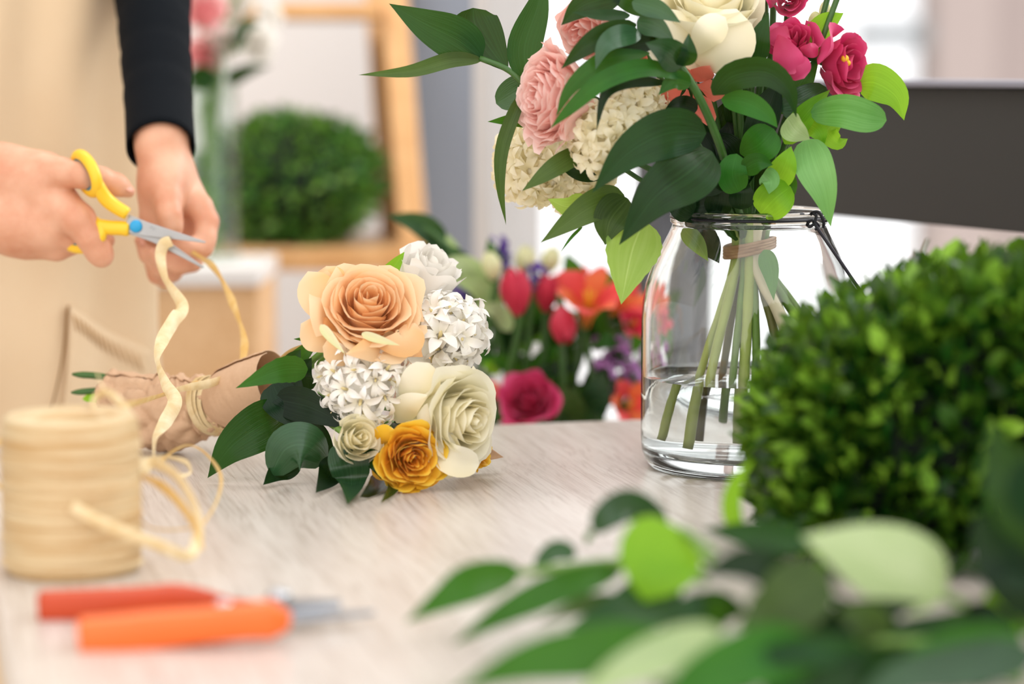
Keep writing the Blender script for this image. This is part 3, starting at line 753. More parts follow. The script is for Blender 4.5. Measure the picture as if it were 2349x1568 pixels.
# --- the hand that holds the raffia (right in the photo)
R_palm = [HB(l, HY) for l in (
    [(354, 60, -12, 60), (362, 200, -6, 60), (370, 320, -0.6, 58), (374, 430, 0.6, 54), (362, 505, 0.2, 44)],
    [(388, 390, -0.4, 54), (438, 455, -0.8, 36)], [(392, 400, -1, 50), (415, 475, -1.4, 36)], [(374, 430, -1.2, 50), (368, 530, -1.8, 44)],
    [(378, 410, 1.2, 46), (388, 465, 2.4, 33)])]
R_fing = [HB(l, HY) for l in (
    [(380, 425, 1.8, 38), (386, 468, 3.6, 28), (390, 494, 4.3, 26), (397, 518, 4.4, 20), (402, 530, 4.2, 15)],
    [(428, 445, -0.6, 34), (456, 475, 0.4, 30), (474, 508, 1.0, 26), (470, 545, 1.8, 24), (464, 568, 2.2, 22), (436, 566, 2.9, 19), (408, 553, 3.1, 16)],
    [(415, 480, -1.8, 30), (440, 545, -1.2, 27), (440, 598, -0.2, 23), (412, 606, 0.5, 21), (375, 598, 1.0, 18), (352, 580, 1.2, 16)],
    [(395, 500, -2.6, 28), (410, 590, -2.0, 24), (396, 622, -1.1, 21), (362, 612, -0.2, 19), (338, 583, 0.5, 17), (321, 552, 0.8, 13)],
    [(380, 520, -3.2, 26), (390, 610, -2.8, 21), (378, 640, -2.0, 17), (358, 632, -1.2, 16), (346, 608, -0.8, 15)])]
# --- the hand that works the scissors (left edge of the photo)
L_palm = [HB(l, SY) for l in (
    [(-330, 380, -9, 88), (-140, 425, -3, 84), (0, 408, 0, 72), (95, 418, 0.8, 60)],
    [(-80, 455, -.6, 84), (40, 505, 0, 80), (105, 515, 0.6, 70)], [(95, 425, .8, 56), (148, 490, 1.5, 46)],
    [(-20, 372, -.6, 40), (110, 385, 0.4, 33)])]
L_fing = [HB(l, SY) for l in (
    [(85, 395, 1.0, 46), (140, 397, 2.1, 34), (190, 402, 2.7, 28), (232, 410, 2.2, 25.5), (268, 424, 1.5, 24), (296, 439, 1.0, 15)],
    [(138, 468, 1.7, 46), (180, 505, 2.6, 38), (208, 545, 2.7, 31), (228, 578, 2.4, 29), (234, 588, 2.3, 25)],
    [(120, 520, 1.0, 48), (170, 545, 0.9, 32), (215, 555, 0.5, 24), (245, 552, 0.3, 19)],
    [(70, 550, 0, 46), (130, 566, 0.4, 30), (168, 562, .2, 23)])]
def handfn(palm, fing):
    def fn(Q):
        d = None
        for c in palm:
            e = chain(Q, c, 0.010); d = e if d is None else smin(d, e, 0.010)
        f = None
        for c in fing:
            e = chain(Q, c, 0.006); f = e if f is None else smin(f, e, 0.0016)
        return smin(d, f, 0.0055)
    return fn
def bounds(sets, pad):
    A = np.array([c-r for s in sets for (c, r) in s]); B = np.array([c+r for s in sets for (c, r) in s])
    return A.min(0)-pad, B.max(0)+pad
PX = -0.52                                             # the body's middle
sh_r = np.array((PX+0.165, 2.22, 1.42)); sh_l = np.array((PX-0.165, 2.22, 1.42))
wr_r = R_palm[0][0][0]; wr_l = L_palm[0][0][0]
el_r = np.array((PX+0.205, 2.165, 1.33)); el_l = np.array((PX-0.27, 2.16, 1.16))
def A3(*a): return np.array(a, float)
body_ch = [
    [(A3(PX, 2.215, 1.00), .105), (A3(PX, 2.22, 1.12), .095), (A3(PX, 2.22, 1.28), .095), (A3(PX, 2.23, 1.36), .070)],
    [(A3(PX-.05, 2.21, .95), .10), (A3(PX+.05, 2.21, .95), .10)],
    [(A3(PX-.12, 2.225, 1.39), .035), (A3(PX+.12, 2.225, 1.39), .035)],
    [(A3(PX, 2.235, 1.40), .045), (A3(PX, 2.225, 1.50), .048), (A3(PX, 2.20, 1.56), .055)],
    [(A3(PX, 2.19, 1.57), .066), (A3(PX, 2.20, 1.65), .088)], [(A3(PX, 2.125, 1.585), .03), (A3(PX, 2.105, 1.615), .014)],
    [(A3(PX, 2.14, 1.555), .038), (A3(PX, 2.13, 1.545), .03)],
    [(A3(PX-.083, 2.21, 1.62), .016), (A3(PX-.086, 2.215, 1.645), .018)], [(A3(PX+.083, 2.21, 1.62), .016), (A3(PX+.086, 2.215, 1.645), .018)],
    [(sh_r, .034), (el_r, .018), (wr_r, .019)], [(sh_l, .034), (el_l, .027), (wr_l, .023)],
    [(A3(PX-.09, 2.21, .92), .085), (A3(PX-.09, 2.20, .50), .056), (A3(PX-.09, 2.23, .10), .037)], [(A3(PX+.09, 2.21, .92), .085), (A3(PX+.09, 2.20, .50), .056), (A3(PX+.09, 2.23, .10), .037)],
    [(A3(PX-.10, 2.24, .055), .038), (A3(PX-.11, 2.10, .04), .034)], [(A3(PX+.10, 2.24, .055), .038), (A3(PX+.11, 2.10, .04), .034)]]
def bodyfn(Q):
    d = None
    for c in body_ch:
        e = chain(Q, c, 0.012); d = e if d is None else smin(d, e, 0.012)
    return d
V, F = [], []
off = 0
lo, hi = bounds(body_ch, 0.03)
for fn, (lo_, hi_), h in ((bodyfn, (lo, hi), 0.010), (handfn(R_palm, R_fing), bounds(R_palm+R_fing, 0.008), 0.0017), (handfn(L_palm, L_fing), bounds(L_palm+L_fing, 0.008), 0.0017)):
    v, f = surface(fn, lo_, hi_, h); V.append(v); F.append(f+off); off += len(v)
me = bpy.data.meshes.new('person'); me.from_pydata(np.concatenate(V).tolist(), [], np.concatenate(F).tolist())
me.polygons.foreach_set('use_smooth', np.ones(len(me.polygons), dtype=bool)); me.materials.append(M['skin']); me.update()
person = bpy.data.objects.new('person', me); COL.objects.link(person); PIVOT['person'] = Vector((0, 0, 0))
tag(person, 'person in tan apron and black knit top cutting a raffia strand with scissors', 'person')
sm = person.modifiers.new('smooth', 'SMOOTH'); sm.factor = 0.5; sm.iterations = 4
def nail(px, py, dcm, Y0, ax, up, wpx, lpx):
    c = P(px, py, Y0-dcm/100); m = mpp(Y0); t = Vector((ax[0], -ax[2], ax[1])).normalized(); n = Vector((up[0], -up[2], up[1])); n = (n-t*n.dot(t)).normalized(); s = t.cross(n)
    G = []
    for i in range(7):
        v = -1+i/3; hw = wpx*m/2*(1-0.35*max(0, abs(v)-0.4)**2*4)
        G.append([c+t*(v*lpx*m/2)+s*(u*hw)+n*(-(u*u)*wpx*m*0.16-0.06*wpx*m*v*v) for u in (-1, -.5, 0, .5, 1)])
    mb = MB(); mb.grid(G); mb.build('fingernail', M['nail'], person, solid=0.0006)
nail(406, 526, 4.85, HY, (.35, -1, 0), (.35, .35, 1), 18, 22)
nail(295, 430, 1.75, SY, (1, -.65, -.2), (.35, .8, .6), 19, 24)
nail(325, 555, 1.55, HY, (-.45, 1, .1), (-.2, .1, 1), 14, 19)
for s in (-1, 1):
    mb = MB(); sphere(mb, (PX+s*.031, 2.127, 1.640), .0115, 10, 14); eb = mb.build('eye', M['bucket'], person)
    mb = MB(); sphere(mb, (PX+s*.031, 2.1160, 1.640), .0056, 8, 10, (1, .5, 1)); mb.build('iris', M['hair'], eb)
    mb = MB(); mb.tube(spline([(PX+s*.015, 2.111, 1.660), (PX+s*.032, 2.112, 1.666), (PX+s*.050, 2.124, 1.659)], 10), [.0012]+[.0024]*8+[.001], 8); mb.build('eyebrow', M['hair'], person)
mb = MB(); mb.tube(spline([(PX-.020, 2.104, 1.566), (PX-.008, 2.098, 1.569), (PX, 2.097, 1.567), (PX+.008, 2.098, 1.569), (PX+.020, 2.104, 1.566)], 16), [.001]+[.0038]*14+[.001], 8); mb.build('lips', M['p_wpink'], person)
# --- clothing
def sleeve(ch, cuff, inflate, name):
    pts = [Vector(c) for c, r in ch]; rad = [r for c, r in ch]
    n = 70; sp = spline(pts, n); mb = MB(); G = []
    rs = [lerpn(rad, i/(n-1))+inflate for i in range(n)]
    rs = [r*(1+0.020*math.sin(i*1.15)+0.012*math.sin(i*2.3+1)) for i, r in enumerate(rs)]
    if cuff:
        for i in range(n-7, n): rs[i] = rs[n-8]*0.985
    mb.tube(sp, rs, 40, caps=False)
    o = mb.build(name, M['sweater'], sw, solid=0.002); return o
tor = MB()
def torso_ring(z, ax_, by, cy, n=48): return [Vector((PX+ax_*math.cos(2*math.pi*k/n), cy+by*math.sin(2*math.pi*k/n), z)) for k in range(n+1)]
tor.grid([torso_ring(*q) for q in ((0.90, .170, .132, 2.215), (1.0, .155, .148, 2.215), (1.12, .142, .132, 2.22), (1.30, .152, .138, 2.22), (1.40, .172, .105, 2.225), (1.452, .13, .08, 2.23), (1.475, .068, .066, 2.23))])
sw = tor.build('sweater', M['sweater'], person)
cuffR = [(Vector((PX+.10, 2.225, 1.405)), .052), (Vector(sh_r), .064), (Vector(sh_r).lerp(Vector(el_r), .5)+Vector((0.012, 0, 0)), .054), (Vector(el_r), .047), (P(350, -60, HY+.175), 0.034), (P(354, 60, HY+.12), 0.0300), (P(362, 200, HY+.06), 0.0278), (P(369, 338, HY-.002), 0.0262)]
sleeve(cuffR, True, 0.0, 'sleeve')
cuffL = [(Vector((PX-.10, 2.225, 1.405)), .052), (Vector(sh_l), .064), (Vector(sh_l).lerp(Vector(el_l), .5), .052), (Vector(el_l), .047), (Vector(el_l).lerp(Vector(wr_l), .55), .038), (P(-210, 405, SY+.05), 0.036)]
sleeve(cuffL, True, 0.0, 'sleeve')
mb = MB()
for s in (-1, 1): mb.tube(spline([(PX+s*.085, 2.215, .95), (PX+s*.09, 2.205, .52), (PX+s*.09, 2.23, .12)], 16), [.10-.0035*i for i in range(16)], 24)
mb.build('jeans', M['jeans'], person)
mb = MB(); sphere(mb, (PX, 2.222, 1.668), .102, sq=(.98, 1.0, 1.05)); mb.tube([(PX, 2.30, 1.68), (PX, 2.33, 1.60), (PX, 2.325, 1.48)], [.03, .045, .018], 16); mb.build('hair', M['hair'], person)
# apron: a cloth that wraps the front of the body
def apron_pt(s, z, lift=0.0):
    a = -1.30+2.62*s                                  # angle round the waist, 0 = front
    fl = 0.5+0.5*math.tanh((1.02-z)*9)                # the skirt hangs wider than the bib
    hw = 0.190+0.010*fl+0.010*math.sin(z*9.0)
    dp = 0.150+0.012*fl
    fold = 0.0075*math.sin(a*6.3+z*5.5)*(0.35+0.65*fl)+0.0045*math.sin(a*13+1.2-z*9)+0.006*math.sin(z*21+a*3)*math.exp(-((z-1.0)/0.10)**2)
    x = PX+(hw+fold+lift)*math.sin(a); y = 2.222-(dp+fold+lift)*math.cos(a)
    return Vector((x, y, z))
mb = MB(); ns, nz = 80, 90
mb.grid([[apron_pt(i/ns, 0.42+0.93*j/nz) for j in range(nz+1)] for i in range(ns+1)])
ap = mb.build('apron', M['apron'], person, solid=0.003)
def ap_at(px, py, lift=0.0):
    # nearest apron surface point that sits at this place of the photo
    best = None
    for i in range(0, 101):
        s = 0.30+0.70*i/100
        z = CAMZ-0.05
        for _ in range(6):
            q = apron_pt(s, z, lift); yy = P(px, py, q.y); z = yy.z
        q = apron_pt(s, z, lift); e = abs(q.x-P(px, py, q.y).x)
        if best is None or e < best[0]: best = (e, s, z)
    return best[1], best[2]
s0, z0 = ap_at(152, 700); s1, z1 = ap_at(108, 945); s2, z2 = ap_at(312, 805)
# pocket: a patch of cloth bounded by a slanted mouth and an upright side seam
G = []
for i in range(25):
    u = i/24; row = []
    zt = z0+(z2-z0)*u
    for j in range(17):
        v = j/16
        sL = s0+(s1-s0)*v; sR = min(0.985, s2+0.02); zz = zt+(z1-0.05-zt)*v
        row.append(apron_pt(sL+(sR-sL)*u, zz, 0.0045))
    G.append(row)
mb = MB(); mb.grid(G); pk = mb.build('pocket', M['apron'], ap, solid=0.002)
mb = MB(); mb.tube([apron_pt(s0+(s1-s0)*v-0.001, z0+(z1-z0)*v, 0.0052) for v in np.linspace(0, 1.0, 20)], [0.0013*(1-0.5*v) for v in np.linspace(0, 1, 20)], 6); mb.build('seam', M['seam'], pk)
mb = MB()
for i in range(13):
    u = 0.04+0.075*i; q0 = apron_pt(s0+(s2-s0)*u, z0+(z2-z0)*u-0.006, 0.0062); q1 = apron_pt(s0+(s2-s0)*u+0.004, z0+(z2-z0)*u-0.020, 0.0062)
    mb.tube([q0, q1], 0.0006, 5)
mb.build('stitch_fold', M['stitch'], pk)
mb = MB()
for s in (-1, 1): mb.tube(spline([apron_pt(0.5+s*0.16, 1.345), (PX+s*.085, 2.16, 1.46), (PX+s*.05, 2.27, 1.47)], 14), 0.012, 8, flat=0.2)
mb.build('neck_strap', M['apron'], ap)

# --- scissors
sc = thing('scissors', P(312, 520, SY-.02), 'yellow-handled scissors with blue pivot, held at the raffia', 'scissors')
SCY = SY-0.028
def S(x, y, d=0.0): return P(x, y, SCY-d/100)
def blade(tip, heel_a, heel_b, mid_a, mid_b, d0, d1, name):
    # outline: heel edge -> tip; d = closeness to the camera in cm
    mb = MB(); poly = [S(*heel_a, d0), S(*mid_a, (d0+d1)/2), S(*tip, d1), S(tip[0]-3, tip[1]+3, d1), S(*mid_b, (d0+d1)/2), S(*heel_b, d0)]
    mb.prism(poly, (0, -0.0007, 0), (0, 0.0009, 0)); return mb.build(name, M['blade'], sc, smooth=False, bevel=0.0004)
b1 = blade((473, 554), (296, 492), (284, 531), (338, 509), (335, 541), 0.35, 0.9, 'blade')
b2 = blade((468, 612), (300, 503), (296, 536), (352, 528), (350, 555), 0.1, 0.3, 'blade')
mb = MB(); mb.tube([S(312, 519, 0.35), S(312, 519, 0.72), S(312, 519, 0.80)], [15*mpp(SCY), 14.5*mpp(SCY), 11*mpp(SCY)], 24); mb.build('pivot', M['blue_plastic'], sc)
mb = MB()
for st in ([(344, 523), (349, 519), (351, 528)], [(353, 526), (356, 521), (355, 529)], [(358, 528), (361, 523), (363, 530)], [(365, 530), (370, 526), (366, 535), (362, 537)]):
    mb.tube(spline([S(x, y, 0.72) for x, y in st], 8), 0.00022, 4)
mb.build('engraving', M['etch'], b1)
RC = (199, 398)
def ringpts(k=1.0, n=36):
    o = []
    for i in range(n):
        th = 2*math.pi*i/n
        o.append(S(RC[0]-12*math.cos(th)*k+21*math.sin(th)*k, RC[1]-42*math.cos(th)*k+8*math.sin(th)*k, -0.1+1.55*math.sin(th)*k))
    return o
mb = MB(); mb.tube(ringpts(), 0.0046, 14, closed=True)
mb.tube(spline([S(222, 420, 1.2), S(240, 452, .7), S(262, 472, .5), S(293, 491, .4)], 14), [0.0050, .0052, .0054, .0056, .0058, .0058, .0058, .0057, .0056, .0055, .0054, .0053, .0052, .0048], 14)
h1 = mb.build('handle', M['yellow_plastic'], sc)
mb = MB(); mb.tube(ringpts(0.90), 0.0040, 12, closed=True); mb.build('ring_liner', M['teal'], h1)
mb = MB(); lp_ = [S(188+44*math.cos(t)-10*math.sin(t), 535+6*math.cos(t)+34*math.sin(t), -0.9+1.2*math.cos(t)) for t in np.linspace(0, 2*math.pi, 36, endpoint=False)]
mb.tube(lp_, 0.0044, 12, closed=True)
mb.tube(spline([S(222, 518, .0), S(252, 522, .15), S(276, 523, .2), S(297, 526, .2)], 12), [.0058]*11+[.0050], 14, flat=0.8)
h2 = mb.build('handle', M['yellow_plastic'], sc)
mb = MB(); lq = [S(188+38*math.cos(t)-9*math.sin(t), 536+5*math.cos(t)+30*math.sin(t), -0.9+1.1*math.cos(t)) for t in np.linspace(0, 2*math.pi, 36, endpoint=False)]
mb.tube(lq, 0.0040, 10, closed=True); mb.build('ring_liner', M['teal'], h2)

# ================================================================ RAFFIA: SPOOL AND STRANDS
sp_c = T(168, 1296); sp_c = T(168, 1305)+Vector((0, 0.0, 0)); SPY = sp_c.y; SPR = 160*mpp(SPY); SPH = P(168, 950, SPY).z-TABLE
spool = thing('raffia_spool', (sp_c.x, SPY, TABLE), 'fat cream spool of raffia standing at the left of the table', 'spool')
prof = [(0.010, 0.0), (SPR*0.93, 0.0)]
for i in range(61):
    v = i/60; z = 0.002+(SPH-0.004)*v; e = min(v, 1-v)
    prof.append((SPR*(0.955+0.045*min(1, e*9))*(1+0.012*math.sin(i*1.9)+0.006*math.sin(i*3.3+1)), z))
prof += [(SPR*0.90, SPH+0.0005), (SPR*0.62, SPH-0.001), (SPR*0.42, SPH-0.004), (SPR*0.36, SPH-0.012), (SPR*0.36, SPH*0.4)]
mb = MB(); mb.lathe(prof, 72, (sp_c.x, SPY, TABLE)); mb.build('winding', M['winding'], spool)
rnd = random.Random(9)
for k in range(9):
    zz = 0.008+SPH*0.09*k+rnd.uniform(-.003, .003); sl = rnd.uniform(-.004, .004); mb = MB()
    a0 = rnd.uniform(-2.9, -2.4); a1 = rnd.uniform(-0.6, 0.1)
    pts = [Vector((sp_c.x+(SPR*1.012)*math.cos(a), SPY+SPR*1.012*math.sin(a), TABLE+max(.006, min(SPH-.006, zz+sl*(a+1.5))))) for a in np.linspace(a0, a1, 24)]
    ribbon(mb, pts, 0.0042, 90 if False else 0, 30); mb.build('strand', M['winding'], spool)
def strand(L, wmm, mat='raffia', twist=0.0, n=60):
    mb = MB(); ribbon(mb, [P(x, y, Y) for (x, y, Y) in L], [q/1000 for q in wmm] if hasattr(wmm, '__len__') else wmm/1000, twist, n); return mb.build('loose_strand', M[mat], spool)
# loops springing off the spool
strand([(322, 1075, SPY), (352, 1062, SPY+.03), (405, 1095, SPY+.02), (445, 1165, SPY), (452, 1235, SPY-.015), (430, 1275, SPY-.03), (360, 1248, SPY-.04), (240, 1200, SPY-.046), (165, 1160, SPY-.0455)], 7.0, 'raffia', [0, 20, 40, 50, 10, -20, 0, 0, 0])
strand([(322, 1090, SPY+.0), (370, 1115, SPY+.02), (415, 1160, SPY+.01), (447, 1215, SPY-.01), (455, 1262, SPY-.02)], 6.5, 'raffia_gold', [60, 30, 40, 60, 20])
strand([(315, 1060, SPY+.03), (345, 1055, SPY+.10), (385, 1050, SPY+.14), (425, 1060, SPY+.15), (434, 1082, SPY+.14), (410, 1090, SPY+.13)], 4.5, 'raffia', [0, 30, 60, 40, 80, 30])
strand([(362, 1075, SPY+.10), (385, 1045, SPY+.14), (430, 1022, SPY+.17), (470, 1040, SPY+.17), (505, 1090, SPY+.14), (495, 1150, SPY+.08), (455, 1215, SPY+.03)], 3.2, 'raffia_gold', [20, 50, 70, 60, 40, 60, 60])
strand([(318, 1195, SPY+.0), (350, 1212, SPY+.02), (390, 1216, SPY+.03), (440, 1212, SPY+.03)], 2.2, 'raffia_gold', [60, 60, 60])
strand([(212, 948, SPY+.02), (222, 912, SPY+.05), (250, 903, SPY+.05), (285, 935, SPY+.03), (300, 975, SPY-.01)], 5.5, 'raffia', [70, 40, 20, 10, 0])
strand([(245, 900, SPY+.05), (230, 875, SPY+.06), (222, 850, SPY+.06)], [1.6, .8], 'raffia', 20, 20)
strand([(282, 932, SPY+.03), (330, 920, SPY+.20), (400, 898, 1.80), (455, 878, 1.835)], 4.6, 'raffia_gold', [10, 40, 60, 30])
strand([(40, 1000, SPY+.02), (0, 1012, SPY+.03), (-40, 1030, SPY+.03), (-60, 1090, SPY+.02), (10, 1120, SPY+.01)], 4.5, 'raffia_gold', [20, 30, 50, 40])
# the long curling strand between the scissors and the spool
rs = thing('raffia_strand', P(350, 1050, SPY+.16), 'long curling pale raffia strand hanging from the scissor blades', 'strand')
mb = MB(); ribbon(mb, [P(x, y, Y) for (x, y, Y) in ((393, 552, SCY-.012), (376, 560, SCY-.014), (367, 590, SCY-.012), (380, 645, SCY-.02), (416, 700, SCY-.05), (400, 735, SCY-.07), (372, 780, SCY-.09), (360, 830, SCY-.12), (378, 880, SCY-.15), (402, 920, SCY-.18), (380, 965, SCY-.21), (355, 1005, SCY-.25), (350, 1050, SPY+.14), (340, 1072, SPY+.10), (318, 1078, SPY+.04))],
    [.0085, .0095, .0090, .0080, .0105, .0112, .0100, .0060, .0085, .0108, .0100, .0060, .0035, .0050, .0060], [10, 0, 20, 55, 10, -25, 10, 62, 25, -20, 10, 58, 70, 20, 0], 150); mb.build('strand', M['raffia'], rs)
r2 = thing('raffia_strand', P(470, 600, HY-.02), 'thin golden raffia strand arching from the fingertips to the wrapped bouquet', 'strand')
mb = MB(); ribbon(mb, [P(x, y, Y) for (x, y, Y) in ((440, 578, HY-.036), (464, 594, HY-.034), (484, 608, HY-.03), (506, 640, HY-.03), (530, 690, HY-.04), (548, 740, HY-.06), (559, 790, HY-.08), (553, 838, HY-.09))],
    [.004, .0050, .0060, .0055, .0080, .0060, .0080, .0060], [30, 50, 20, 60, 30, 62, 30, 50], 90); mb.build('strand', M['raffia_gold'], r2)

# ================================================================ SECATEURS
pr = thing('pruning_shears', T(430, 1490), 'orange-handled pruning shears lying open at the lower left', 'shears')
pr.location = T(430, 1490); PIVOT[pr.name] = Vector(pr.location)
def bar(L, Y0, rr, name, mat, flat=0.9, pw=0.55, n=40):
    pts = [P(x, y, Y0-d/100) for (x, y, d) in L]; sp = spline(pts, n); mb = MB()
    mb.tube(sp, [lerpn(rr, i/(n-1)) for i in range(n)], 24, flat=flat, up=(0, 0, 1), power=pw); return mb.build(name, mat, pr)
PRY = 1.262
h1 = bar([(92, 1392, 0.0), (210, 1388, 0), (330, 1384, -.1), (400, 1378, -.2), (455, 1378, -.3), (520, 1390, -.6), (572, 1402, -1.2)], PRY+0.035, [.0088, .0090, .0094, .0094, .0072, .0050, .0062], 'handle', M['orange_shaded'])
h2 = bar([(188, 1465, 0.2), (260, 1458, 0.2), (360, 1444, 0), (460, 1434, -.1), (560, 1424, -.2), (620, 1420, -.5), (662, 1422, -.8)], PRY-0.030, [.0110, .0108, .0100, .0092, .0092, .0100, .0050], 'handle', M['orange_plastic'])
mb = MB(); mb.tube([P(495, 1392, PRY+.010), P(505, 1391, PRY+.010), P(530, 1391, PRY+.010)], [.003, .0042, .003], 12); mb.build('spring', M['steel'], pr)
mb = MB(); mb.tube([P(640, 1400, PRY+.012), P(640, 1376, PRY+.012), P(640, 1366, PRY+.012), P(640, 1352, PRY+.012)], [.0058, .0058, .0072, .0048], 20); mb.build('bolt', M['steel'], pr)
mb = MB(); c0 = [P(x, y, Y) for x, y, Y in ((610, 1398, PRY), (650, 1384, PRY+.015), (780, 1384, PRY+.03), (782, 1396, PRY+.028), (670, 1408, PRY))]; mb.prism(c0, (0, 0, 0), (0, .002, .0022)); mb.build('blade', M['dark_steel'], pr, smooth=False, bevel=.0004)
mb = MB(); c0 = [P(x, y, Y) for x, y, Y in ((600, 1425, PRY-.01), (670, 1412, PRY), (860, 1411, PRY+.02), (780, 1419, PRY+.004), (690, 1426, PRY-.004))]; mb.prism(c0, (0, 0, 0), (0, .002, .0024)); mb.build('blade', M['dark_steel'], pr, smooth=False, bevel=.0004)

# ================================================================ WRAPPED BOUQUET LYING ON THE TABLE
wb = thing('wrapped_bouquet', T(880, 1105), 'kraft-wrapped bouquet of peach rose, white hyacinths and yellow tulips lying on the table', 'bouquet')
# paper: a crumpled sleeve round the stems, pinched by the raffia tie, with a stiff collar
def paper(L, name, crumple, n=90, m=72, seed=0, op=None):
    pts = [P(x, y, Y) for x, y, Y, r in L]; rad = [r*mpp(Y) for x, y, Y, r in L]; sp = spline(pts, n); G = []; U = []
    for i in range(n):
        t = (sp[min(i+1, n-1)]-sp[max(i-1, 0)]).normalized(); a = Vector((0, 0, 1)); a = (a-t*a.dot(t)).normalized(); b = t.cross(a); row = []; ur = []
        rr = lerpn(rad, i/(n-1))
        for j in range(m+1):
            th = 2*math.pi*j/m*1.04; c = math.cos(th); q = math.sin(th)
            pp = sp[i]+a*(c*rr)+b*(q*rr)
            nv = abs(mnoise.noise(Vector((i*0.085+seed, c*1.7, q*1.7))))*1.5+abs(mnoise.noise(Vector((i*0.2, c*3.6+seed, q*3.6))))*0.7-0.55
            rj = rr*(1+crumple*nv)+0.002*(j/m)
            p = sp[i]+a*(c*rj)+b*(q*rj)
            if p.z < TABLE+0.001: p.z = TABLE+0.001
            row.append(p); ur.append((j/m, i/n))
        G.append(row); U.append(ur)
    mb = MB(); mb.grid(G, U); return mb.build(name, M['kraft'], wb, solid=0.0007)
paper([(246, 905, 1.885, 44), (300, 915, 1.875, 58), (360, 945, 1.86, 84), (420, 945, 1.85, 82), (462, 935, 1.845, 64), (490, 930, 1.84, 54), (520, 928, 1.835, 60)], 'kraft_paper', 0.27)
col = paper([(505, 930, 1.838, 52), (528, 915, 1.83, 68), (575, 897, 1.82, 72), (632, 880, 1.81, 74)], 'paper_collar', 0.025, seed=7)
mb = MB()
for k in range(9):
    c = P(480+4.2*k, 930, 1.841); G = []
    ax_ = (P(530, 915, 1.83)-P(460, 938, 1.846)).normalized(); a = Vector((0, 0, 1)); a = (a-ax_*a.dot(ax_)).normalized(); b = ax_.cross(a)
    rr = (66+random.uniform(-2, 3))*mpp(1.84); sk = random.uniform(-.004, .004)
    for j in range(49):
        th = 2*math.pi*j/48; q = c+ax_*(sk*math.sin(th+k)); G.append([q+(a*math.cos(th)+b*math.sin(th))*rr-ax_*.0028, q+(a*math.cos(th)+b*math.sin(th))*(rr+.0012), q+(a*math.cos(th)+b*math.sin(th))*rr+ax_*.0028])
    mb.grid(G)
mb.build('raffia_tie', M['raffia'], wb)
mb = MB(); ribbon(mb, [P(x, y, Y) for x, y, Y in ((405, 894, 1.80), (440, 887, 1.79), (480, 880, 1.80), (512, 868, 1.815))], [.004, .006, .007, .005], 10, 24); mb.build('tie_end', M['raffia'], wb)
for i, (x0, y0, x1, y1, r, m_) in enumerate([(166, 858, 260, 868, 8.5, 'stem_dark'), (164, 900, 262, 897, 8, 'stem_dark'), (190, 915, 262, 905, 11, 'leaf_bright')]):
    a = P(x0, y0, 1.895); b = P(x1, y1, 1.885); e = P(500, 925, 1.84)
    mb = MB()
    if i < 2:
        o = len(mb.v); pts = spline([a, b, e], 14); mb.tube(pts, [.0010, .0022]+[r*mpp(1.89)*.95]*12, 10); mb.build('stem', M[m_], wb)
    else: leaf(mb, [a, b, e.lerp(b, .6)], 24*mpp(1.89)); mb.build('leaf', M[m_], wb)
HEART = P(640, 890, 1.80)
def bflower(name, px, py, Y, label, fn, stem_to=None):
    c = P(px, py, Y); o = fn(c)
    st = MB(); mid = c.lerp(stem_to or HEART, .55); st.tube(spline([c.lerp(mid, .25), mid, HEART], 10), .0028, 6); st.build('stem', M['stem'], o)
    if label: o['label'] = label
    return o
def rose(mat, ax, r, h, n, seed, **kw):
    def f(c):
        mb = MB(); bloom(mb, c, ax, r*mpp(1.74), h*mpp(1.74), n, seed=seed, **kw); return mb.build('rose', M[mat], wb)
    return f
bflower('rose', 842, 722, 1.735, 'peach rose', rose('p_peach', (.16, .62, .72), 112, 92, 36, 5, lip=.26, openness=.55, ruf=.05, dp=(1.5, .72), tip=.20, depth=.75))
# loose outer petals of the peach rose
def guard(L, Y0, w, mat, **kw):
    mb = MB(); leaf(mb, px_pts(L, Y0), w*mpp(Y0), nv=12, nu=8, **kw); return mb
for L, w_, kw in (([(800, 760), (740, 690, 1), (706, 622, 0)], 95, dict(prof='tipwide', fold=-.25)), ([(790, 700), (760, 645, -.5), (748, 610, -.5)], 70, dict(prof='tipwide', fold=.3, wave=.2)),
        ([(800, 800), (735, 770, 2), (690, 742, 1)], 85, dict(prof='tipwide', fold=-.3)), ([(830, 800, 1), (790, 805, 2.5), (740, 795, 3)], 70, dict(prof='tipwide', fold=-.2)), ([(880, 790, 2), (850, 800, 4), (792, 812, 4.5)], 60, dict(prof='ovate', fold=-.3)),
        ([(860, 790, 3), (930, 785, 3.5), (952, 740, 2)], 70, dict(prof='tipwide', fold=-.25))):
    guard(L, 1.74, w_, 'p_peach', **kw).build('petal', M['p_peach'], wb, label='peach petal')
def sepal(L, w_): guard(L, 1.70, w_, None, fold=.3).build('sepal', M['p_bud'], wb)
sepal([(830, 765, .5), (870, 778, 1), (918, 792, 1)], 18); sepal([(735, 745, .5), (760, 775, 1.2), (792, 812, 1.6)], 20)
def whitetulip(c):
    mb = MB(); bloom(mb, c, (.45, .80, .30), 72*mpp(1.8), 92*mpp(1.8), 16, r0=.3, openness=.5, lip=.10, ruf=.22, tip=.12, dp=(1.2, .85), seed=21, depth=.7, drop=.25); return mb.build('double_tulip', M['p_white'], wb)
bflower('tulip', 968, 660, 1.80, 'white ruffled double tulip', whitetulip)
o = cluster('hyacinth', P(1022, 765, 1.765), (78*mpp(1.765), 84*mpp(1.765)), (.65, .35, .6), 28, 56*mpp(1.765), M['p_white'], wb, 31, w=.17, label='white hyacinth right of the peach rose', recurve=.85)
